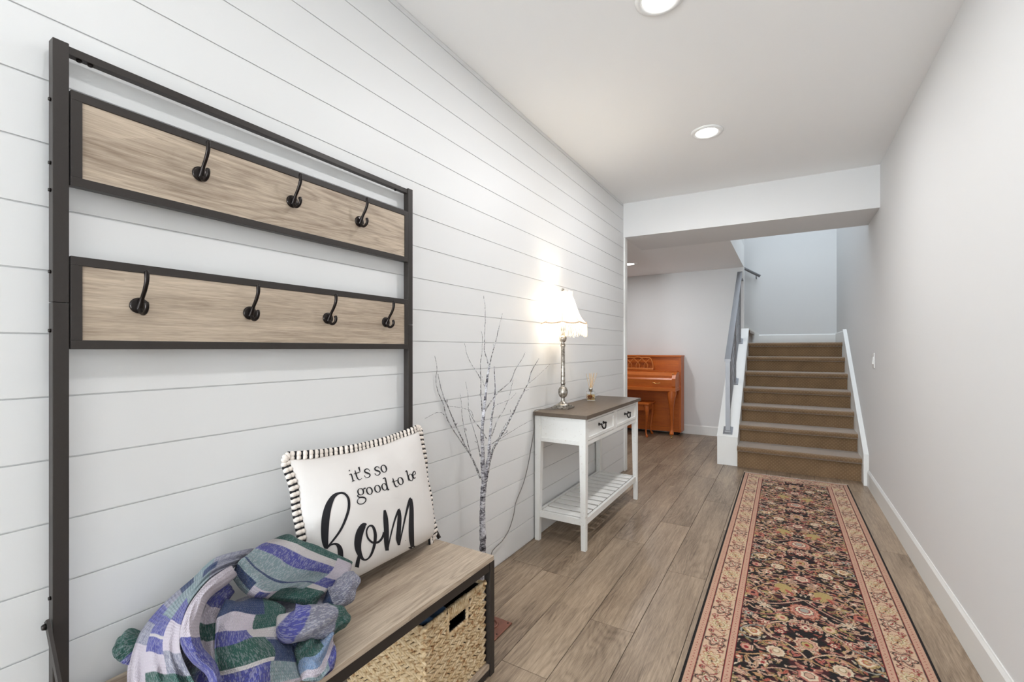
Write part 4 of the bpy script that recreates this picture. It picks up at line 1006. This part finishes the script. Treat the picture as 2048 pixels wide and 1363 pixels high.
SK = [[(574, 432, 9), (582, 430, 9)], [(578, 464, 4), (592, 459, 8), (602, 490, 9), (608, 512, 9)], [(597, 516, 4), (620, 508, 4)],
      [(622, 430, 4), (628, 452, 9), (637, 482, 9), (650, 500, 7), (664, 500, 4), (674, 490, 3)], [(612, 458, 5), (656, 444, 5)], [(651, 404, 12), (657, 424, 9), (662, 445, 3)],
      [(736, 436, 5), (728, 422, 4), (712, 418, 6), (698, 428, 9), (700, 442, 10), (718, 450, 11), (735, 458, 9), (738, 472, 8), (724, 484, 5), (706, 484, 4), (694, 470, 6)],
      [(812, 414, 5), (802, 402, 4), (788, 402, 6), (777, 412, 9), (780, 426, 10), (798, 433, 11), (813, 440, 9), (816, 454, 8), (803, 466, 5), (787, 466, 4), (776, 452, 6)],
      ell(846, 416, 20, 28, tl), ell(666, 595, 22, 25, tl), [(684, 578, 5), (694, 570, 9), (704, 568, 10)],
      [(652, 614, 5), (642, 628, 8), (656, 638, 9), (684, 638, 10), (704, 648, 9), (704, 668, 7), (682, 688, 6), (654, 690, 7), (640, 676, 8), (644, 656, 5), (660, 640, 4)],
      ell(734, 588, 21, 27, tl), ell(797, 572, 21, 27, tl), ell(851, 557, 19, 26, tl), [(838, 495, 4), (856, 490, 9), (866, 530, 9), (878, 578, 9), (888, 574, 4)],
      [(916, 490, 4), (922, 512, 9), (931, 542, 9), (943, 556, 7), (954, 554, 4), (962, 546, 3)], [(908, 520, 5), (950, 508, 5)], ell(976, 512, 19, 28, tl),
      [(1012, 440, 4), (1024, 434, 8), (1032, 468, 8), (1042, 508, 8)], ell(1056, 484, 16, 26, tl, 3, 8), [(1070, 470, 3), (1094, 456, 3)],
      [(1094, 458, 4), (1090, 440, 4), (1080, 438, 6), (1071, 456, 8), (1074, 478, 8), (1084, 490, 6), (1096, 482, 3)],
      # home
      [(412, 1020, 9), (450, 975, 12), (505, 900, 14), (548, 810, 16), (574, 720, 17), (570, 648, 16), (540, 610, 14), (500, 606, 14), (455, 632, 26), (418, 700, 42), (396, 790, 50), (388, 880, 50), (388, 960, 44), (394, 1010, 34), (400, 1036, 20)],
      [(398, 1036, 16), (430, 1010, 10), (468, 1000, 14), (495, 1018, 26), (508, 1055, 34), (510, 1120, 34), (505, 1180, 28)],
      [(505, 1180, 16), (560, 1240, 10), (612, 1264, 14), (632, 1200, 24), (645, 1135, 24), (655, 1088, 16)],
      [(712, 846, 8), (688, 858, 34), (660, 910, 46), (645, 980, 46), (646, 1040, 40), (664, 1092, 28), (690, 1122, 14), (718, 1118, 10), (748, 1082, 14), (772, 1010, 18), (780, 930, 20), (762, 868, 16), (732, 862, 10), (712, 900, 10), (722, 954, 12), (760, 990, 14), (806, 984, 14), (836, 948, 14), (848, 910, 16)],
      [(852, 738, 14), (860, 800, 30), (866, 900, 32), (866, 980, 30), (872, 1052, 22)], [(876, 1050, 8), (896, 950, 9), (930, 820, 11), (958, 745, 14), (970, 736, 18)],
      [(966, 738, 16), (968, 800, 26), (962, 900, 28), (958, 960, 28), (964, 1010, 14)], [(968, 1004, 8), (990, 900, 9), (1018, 770, 12), (1046, 664, 16), (1058, 648, 18)],
      [(1056, 650, 18), (1062, 720, 26), (1060, 850, 32), (1062, 960, 32), (1072, 1044, 20)], [(1072, 1048, 12), (1092, 1010, 9), (1108, 940, 9), (1114, 850, 8), (1116, 740, 7), (1118, 640, 5)]]
for k_, s in enumerate(SK): stroke(g, [(a, b, c * (1.22 if k_ > 20 else 1.1)) for a, b, c in s])
g.obj('printed_lettering', 'ink', cov, True)

# ------------------------------------------------------------------ crumpled knit throw
KC = dict(green=(24, 86, 76, .12), violet=(74, 76, 154, .26), navy=(30, 58, 104, .05), lilac=(214, 203, 213, .0), sage=(134, 156, 160, .34), tweed=(142, 142, 160, .48), white=(214, 207, 206, .0), blue=(126, 152, 188, .2), dgreen=(26, 84, 72, .18))
BV, BF, BC, BU = [], [], [], []
def bl(X, Y, x):
    p = pxx(230 + X * .23926, 1050 + Y * .23926, x)
    if p.z < BZ + .006: p.z = BZ + .006
    return tuple(p)
def add_grid(P, colf, wrap=False, uvs=None):
    P = np.asarray(P); a, b = P.shape[:2]; base = sum(len(q) for q in BV)
    lu = np.linalg.norm(np.diff(P, axis=1), axis=2).mean(0); lv = np.linalg.norm(np.diff(P, axis=0), axis=2).mean(1)
    cu, cv = np.concatenate([[0], np.cumsum(lu)]), np.concatenate([[0], np.cumsum(lv)])
    col = np.zeros((a, b, 4))
    for i in range(a):
        for j in range(b):
            c = KC[colf(i / (a - 1), j / (b - 1))]; col[i, j] = lin(*c[:3])[:3] + (c[3],)
    idx = np.arange(a * b).reshape(a, b) + base
    BV.append(P.reshape(-1, 3)); BC.append(col.reshape(-1, 4)); BU.append(np.stack(np.meshgrid(cu, cv), -1).reshape(-1, 2) + base * .013)
    BF.append(np.stack([idx[:-1, :-1], idx[:-1, 1:], idx[1:, 1:], idx[1:, :-1]], -1).reshape(-1, 4))
def patch(rows, colf, a=110, b=110, ridges=0, amp=.0, dirv=(.75, -.25, .6), ph=0., skew=0.):
    P = np.array([[bl(*q) for q in r] for r in rows]); P = crom(P, a); P = np.swapaxes(crom(np.swapaxes(P, 0, 1), b), 0, 1)
    A, B = np.meshgrid(np.linspace(0, 1, a), np.linspace(0, 1, b), indexing='ij')
    D = amp * np.sin((B + skew * A) * ridges * 2 * PI + ph + 1.2 * np.sin(A * 5 + ph)) * (.6 + .4 * np.sin(A * 7 + 2 * ph))
    D += .0035 * np.sin(A * 17 + 4 * B + ph) * np.sin(B * 13 - 3 * A)
    D += .006 * (.5 - np.abs(np.sin(B * 8.5 + 2.4 * A + 1.5 * np.sin(A * 6 + ph) + ph))) * np.clip(np.sin(A * 6.5 + 2 * B + 2 * ph), 0, 1)
    D += .005 * (.5 - np.abs(np.sin(A * 10 - 3 * B + 1.3 * np.sin(B * 7 + ph)))) * np.clip(np.sin(B * 5 - 2 * A + ph), 0, 1)
    # roll every free edge under, so the sheet reads as thick folded cloth
    ed = np.minimum.reduce([A, 1 - A, B, 1 - B]); D -= .016 * np.clip(1 - ed / .07, 0, 1) ** 2
    P = P + D[..., None] * np.array(dirv); P[..., 2] = np.maximum(P[..., 2], BZ + .004); P[..., 0] = np.maximum(P[..., 0], XL + .02)
    add_grid(P, colf)
def roll(pts, rad, colf, a=80, b=48):
    c = crom([bl(*p) for p in pts], a); r = crom(np.array(rad)[:, None], a)[:, 0]; P = np.zeros((a, b, 3)); up = Vector((0, 0, 1))
    for i in range(a):
        d = Vector(c[min(i + 1, a - 1)] - c[max(i - 1, 0)]).normalized(); s = d.cross(up).normalized(); w = s.cross(d).normalized()
        for j in range(b):
            t = 2 * PI * j / (b - 1); q = r[i] * (1 + .09 * math.sin(3 * t + i * .12) + .06 * math.sin(5 * t - i * .2) + .06 * math.sin(i * .23 + 2 * t)); P[i, j] = Vector(c[i]) + s * math.cos(t) * q + w * math.sin(t) * q * .9
    P[..., 2] = np.maximum(P[..., 2], BZ + .003); P[..., 0] = np.maximum(P[..., 0], XL + .02); add_grid(P, colf)
def c1(p, q):
    if q > .80:
        return 'green' if p < .09 else 'lilac' if p < .44 else 'violet' if p < .62 else 'white' if p < .70 else 'green'
    if p < .13: return 'green'
    if p < .21: return 'white'
    if p < .36: return 'violet'
    if .585 < p < .615: return 'navy'
    if p < .72: return 'sage'
    if q > .62: return 'green' if p > .74 else 'sage'
    if q < .36: return 'navy' if .76 < p < .9 else 'sage'
    return 'violet' if .46 < q < .58 and p > .84 else 'lilac' if p > .80 else 'sage'
patch([[(1370, 95, -1.235), (1480, 62, -1.235), (1640, 130, -1.195), (1830, 220, -1.16), (2005, 290, -1.140)], [(1220, 150, -1.215), (1370, 180, -1.20), (1560, 290, -1.160), (1780, 350, -1.135), (1970, 390, -1.120)],
       [(1120, 225, -1.20), (1250, 330, -1.165), (1450, 430, -1.135), (1680, 440, -1.135), (1860, 500, -1.125)], [(1030, 300, -1.19), (1130, 420, -1.145), (1280, 530, -1.11), (1520, 520, -1.11), (1740, 570, -1.10)],
       [(985, 420, -1.19), (1060, 530, -1.16), (1180, 610, -1.13), (1400, 620, -1.12), (1680, 690, -1.10)]], c1, 130, 130, 1.5, .006, ph=.5, skew=.6)
def c2(p, q):
    q += .05 * math.sin(p * 9)
    if p < .18: return 'navy' if q < .78 else 'green'
    if p < .345: return 'lilac' if q < .68 else 'green'
    if p < .47: return 'violet' if q < .58 else 'white'
    if p < .72: return 'dgreen' if q < .70 else ('tweed' if p < .50 else 'navy')
    if p < .765: return 'white' if q < .70 else 'navy'
    if p < .93: return 'violet' if q < .66 else 'sage'
    return 'lilac'
patch([[(930, 600, -1.135), (1060, 620, -1.13), (1180, 585, -1.13), (1330, 620, -1.125)], [(855, 760, -1.12), (1000, 705, -1.095), (1200, 735, -1.09), (1440, 690, -1.095)], [(845, 880, -1.10), (1000, 870, -1.07), (1150, 860, -1.065), (1400, 830, -1.07)],
       [(840, 1050, -1.075), (1000, 1020, -1.04), (1200, 945, -1.035), (1480, 960, -1.045)], [(850, 1180, -1.05), (1050, 1140, -1.015), (1310, 1060, -1.01), (1515, 1060, -1.025)],
       [(865, 1310, -1.03), (1100, 1265, -.995), (1330, 1190, -.99), (1545, 1200, -1.0)], [(870, 1460, -1.01), (1100, 1440, -.98), (1350, 1400, -.975), (1585, 1390, -.98)]], c2, 130, 130, 1.2, .005, ph=1.5, skew=-.4)
Lf = [(985, 320), (800, 440), (690, 560), (600, 700), (550, 860), (560, 1000), (640, 1130), (760, 1230), (800, 1330), (800, 1450)]
Rg = [(1035, 400), (950, 475), (800, 590), (735, 720), (708, 860), (735, 1000), (800, 1080), (850, 1150), (885, 1260), (890, 1450)]
xs = [-1.165, -1.135, -1.11, -1.09, -1.08, -1.07, -1.05, -1.03, -1.01, -.99]
patch([[(l[0] + (r[0] - l[0]) * k, l[1] + (r[1] - l[1]) * k, x + .022 * math.sin(PI * k) - .010) for k in (0, .2, .5, .8, 1)] for l, r, x in zip(Lf, Rg, xs)],
      lambda p, q: 'lilac' if p < .50 else 'violet', 150, 50, 0, 0)
Of = [(1165, 185), (850, 262), (650, 435), (440, 610), (258, 815), (148, 1000), (103, 1200), (108, 1450)]; xo = [-1.30, -1.34, -1.36, -1.365, -1.355, -1.345, -1.32, -1.28]
If = [(1015, 330), (800, 445), (650, 610), (575, 770), (550, 900), (555, 1060), (640, 1250), (760, 1450)]; xi = [-1.20, -1.17, -1.145, -1.125, -1.11, -1.10, -1.08, -1.03]
def c4(a, c):
    c += .03 * math.sin(a * 14)
    if c < .27: return 'tweed' if a < .15 else 'sage' if a < .28 else 'navy' if a < .36 else 'tweed' if a < .46 else 'violet' if a < .56 else 'tweed' if a < .7 else 'lilac'
    if c < .60: return 'tweed' if a < .13 else 'navy' if a < .21 else 'sage' if a < .50 else 'violet' if a < .62 else 'white' if a < .64 else 'violet' if a < .74 else 'lilac' if a < .86 else 'dgreen'
    return 'tweed' if a < .16 else 'sage' if a < .34 else 'violet' if a < .50 else 'lilac' if a < .72 else 'tweed' if a < .86 else 'green'
rows = []
for (o_, i_, x0_, x1_) in zip(Of, If, xo, xi):
    r = []
    for k in (0, .17, .33, .5, .67, .83, 1):
        r.append((o_[0] + (i_[0] - o_[0]) * k, o_[1] + (i_[1] - o_[1]) * k, x0_ + (x1_ - x0_) * k + .028 * math.sin(PI * k)))
    rows.append(r)
patch(rows, c4, 150, 140, 3.2, .013, ph=.8)
patch([[(955, 460, -1.185), (985, 500, -1.18), (1010, 540, -1.175)], [(800, 580, -1.175), (870, 620, -1.17), (940, 640, -1.165)], [(720, 740, -1.16), (800, 750, -1.15), (880, 760, -1.145)], [(695, 890, -1.145), (790, 890, -1.13), (870, 880, -1.125)],
       [(730, 1010, -1.12), (800, 1020, -1.11), (870, 1020, -1.10)], [(800, 1140, -1.08), (840, 1150, -1.07), (880, 1160, -1.06)]],
      lambda p, q: 'violet' if p < .3 else 'lilac' if p < .5 else 'dgreen' if p < .72 else 'lilac', 80, 60, 1.5, .008, ph=2)
roll([(1360, 760, -1.085), (1450, 830, -1.06), (1560, 820, -1.045), (1680, 800, -1.04), (1780, 785, -1.04), (1850, 780, -1.042), (1885, 780, -1.045), (1915, 785, -1.05)], [.006, .040, .043, .041, .042, .037, .026, .004],
     lambda p, q: 'white' if p < .08 else 'violet' if p < .24 + .07 * math.sin(q * 6) else 'tweed' if p < .55 else 'green')
def c7(p, q):
    d = p * .8 + q * .5 + .06 * math.sin(q * 9)
    if d < .22: return 'navy'
    if d < .42: return 'green' if q < .6 else 'blue'
    if d < .58: return 'blue'
    if d < .70: return 'lilac'
    if d < .86: return 'sage' if q < .7 else 'violet'
    return 'tweed' if q < .7 else 'violet'
patch([[(1470, 950, -1.05), (1600, 925, -1.03), (1740, 890, -1.02), (1830, 890, -1.0)], [(1490, 1040, -1.03), (1620, 1040, -.995), (1760, 1000, -.985), (1848, 980, -.975)], [(1515, 1130, -1.015), (1640, 1140, -.975), (1770, 1110, -.965), (1850, 1120, -.960)],
       [(1530, 1230, -1.0), (1660, 1250, -.962), (1780, 1200, -.956), (1840, 1210, -.955)], [(1550, 1330, -.99), (1680, 1350, -.956), (1760, 1300, -.952), (1805, 1290, -.953)], [(1570, 1450, -.985), (1690, 1450, -.952), (1745, 1390, -.951), (1765, 1375, -.952)]], c7, 100, 100, 2.2, .012, ph=.3, skew=1.3)
roll([(1740, 660, -1.12), (1815, 625, -1.105), (1880, 575, -1.10), (1930, 515, -1.105), (1965, 445, -1.115), (1985, 390, -1.125)], [.008, .033, .037, .036, .028, .006], lambda p, q: 'navy' if p < .2 else 'tweed')
roll([(260, 950, -1.33), (175, 990, -1.35), (100, 1030, -1.365), (45, 1065, -1.372), (15, 1090, -1.375)], [.004, .036, .036, .028, .004], lambda p, q: 'dgreen' if q < .55 else 'violet')
# body of the heap under the visible folds
A_, B_ = np.meshgrid(np.linspace(0, 1, 60), np.linspace(0, 2 * PI, 72), indexing='ij')
rx_, ry_, hz_ = .150, .230, .110
R_ = np.sin(A_ * PI / 2) ** .8
P_ = np.stack([-1.200 + rx_ * R_ * np.cos(B_) * (1 + .05 * np.sin(3 * B_)), .680 + ry_ * R_ * np.sin(B_) * (1 + .05 * np.sin(4 * B_ + 1)), BZ + .002 + hz_ * np.cos(A_ * PI / 2) ** .7 + .006 * np.sin(B_ * 5 + A_ * 9)], -1)
P_[..., 2] = np.maximum(P_[..., 2], BZ + .002); P_[-1, :, 2] = BZ + .002
add_grid(P_, lambda p, q: 'tweed' if p < .6 else 'sage' if (q * 6) % 2 < 1 else 'violet')
V_ = np.concatenate(BV); F_ = np.concatenate(BF); C_ = np.concatenate(BC); U_ = np.concatenate(BU)
me = bpy.data.meshes.new('throw_blanket'); me.from_pydata(V_.tolist(), [], F_.tolist()); me.materials.append(M['knit'])
me.polygons.foreach_set('use_smooth', [True] * len(me.polygons))
at = me.color_attributes.new('paint', 'FLOAT_COLOR', 'POINT'); at.data.foreach_set('color', C_.astype(np.float32).ravel())
uvl = me.uv_layers.new(name='UVMap'); uvl.data.foreach_set('uv', U_[F_.ravel()].astype(np.float32).ravel())
me.update()
bo = link(bpy.data.objects.new('throw_blanket', me)); tag(bo, 'crumpled knit throw in green, violet and lilac blocks on the bench', 'blanket')
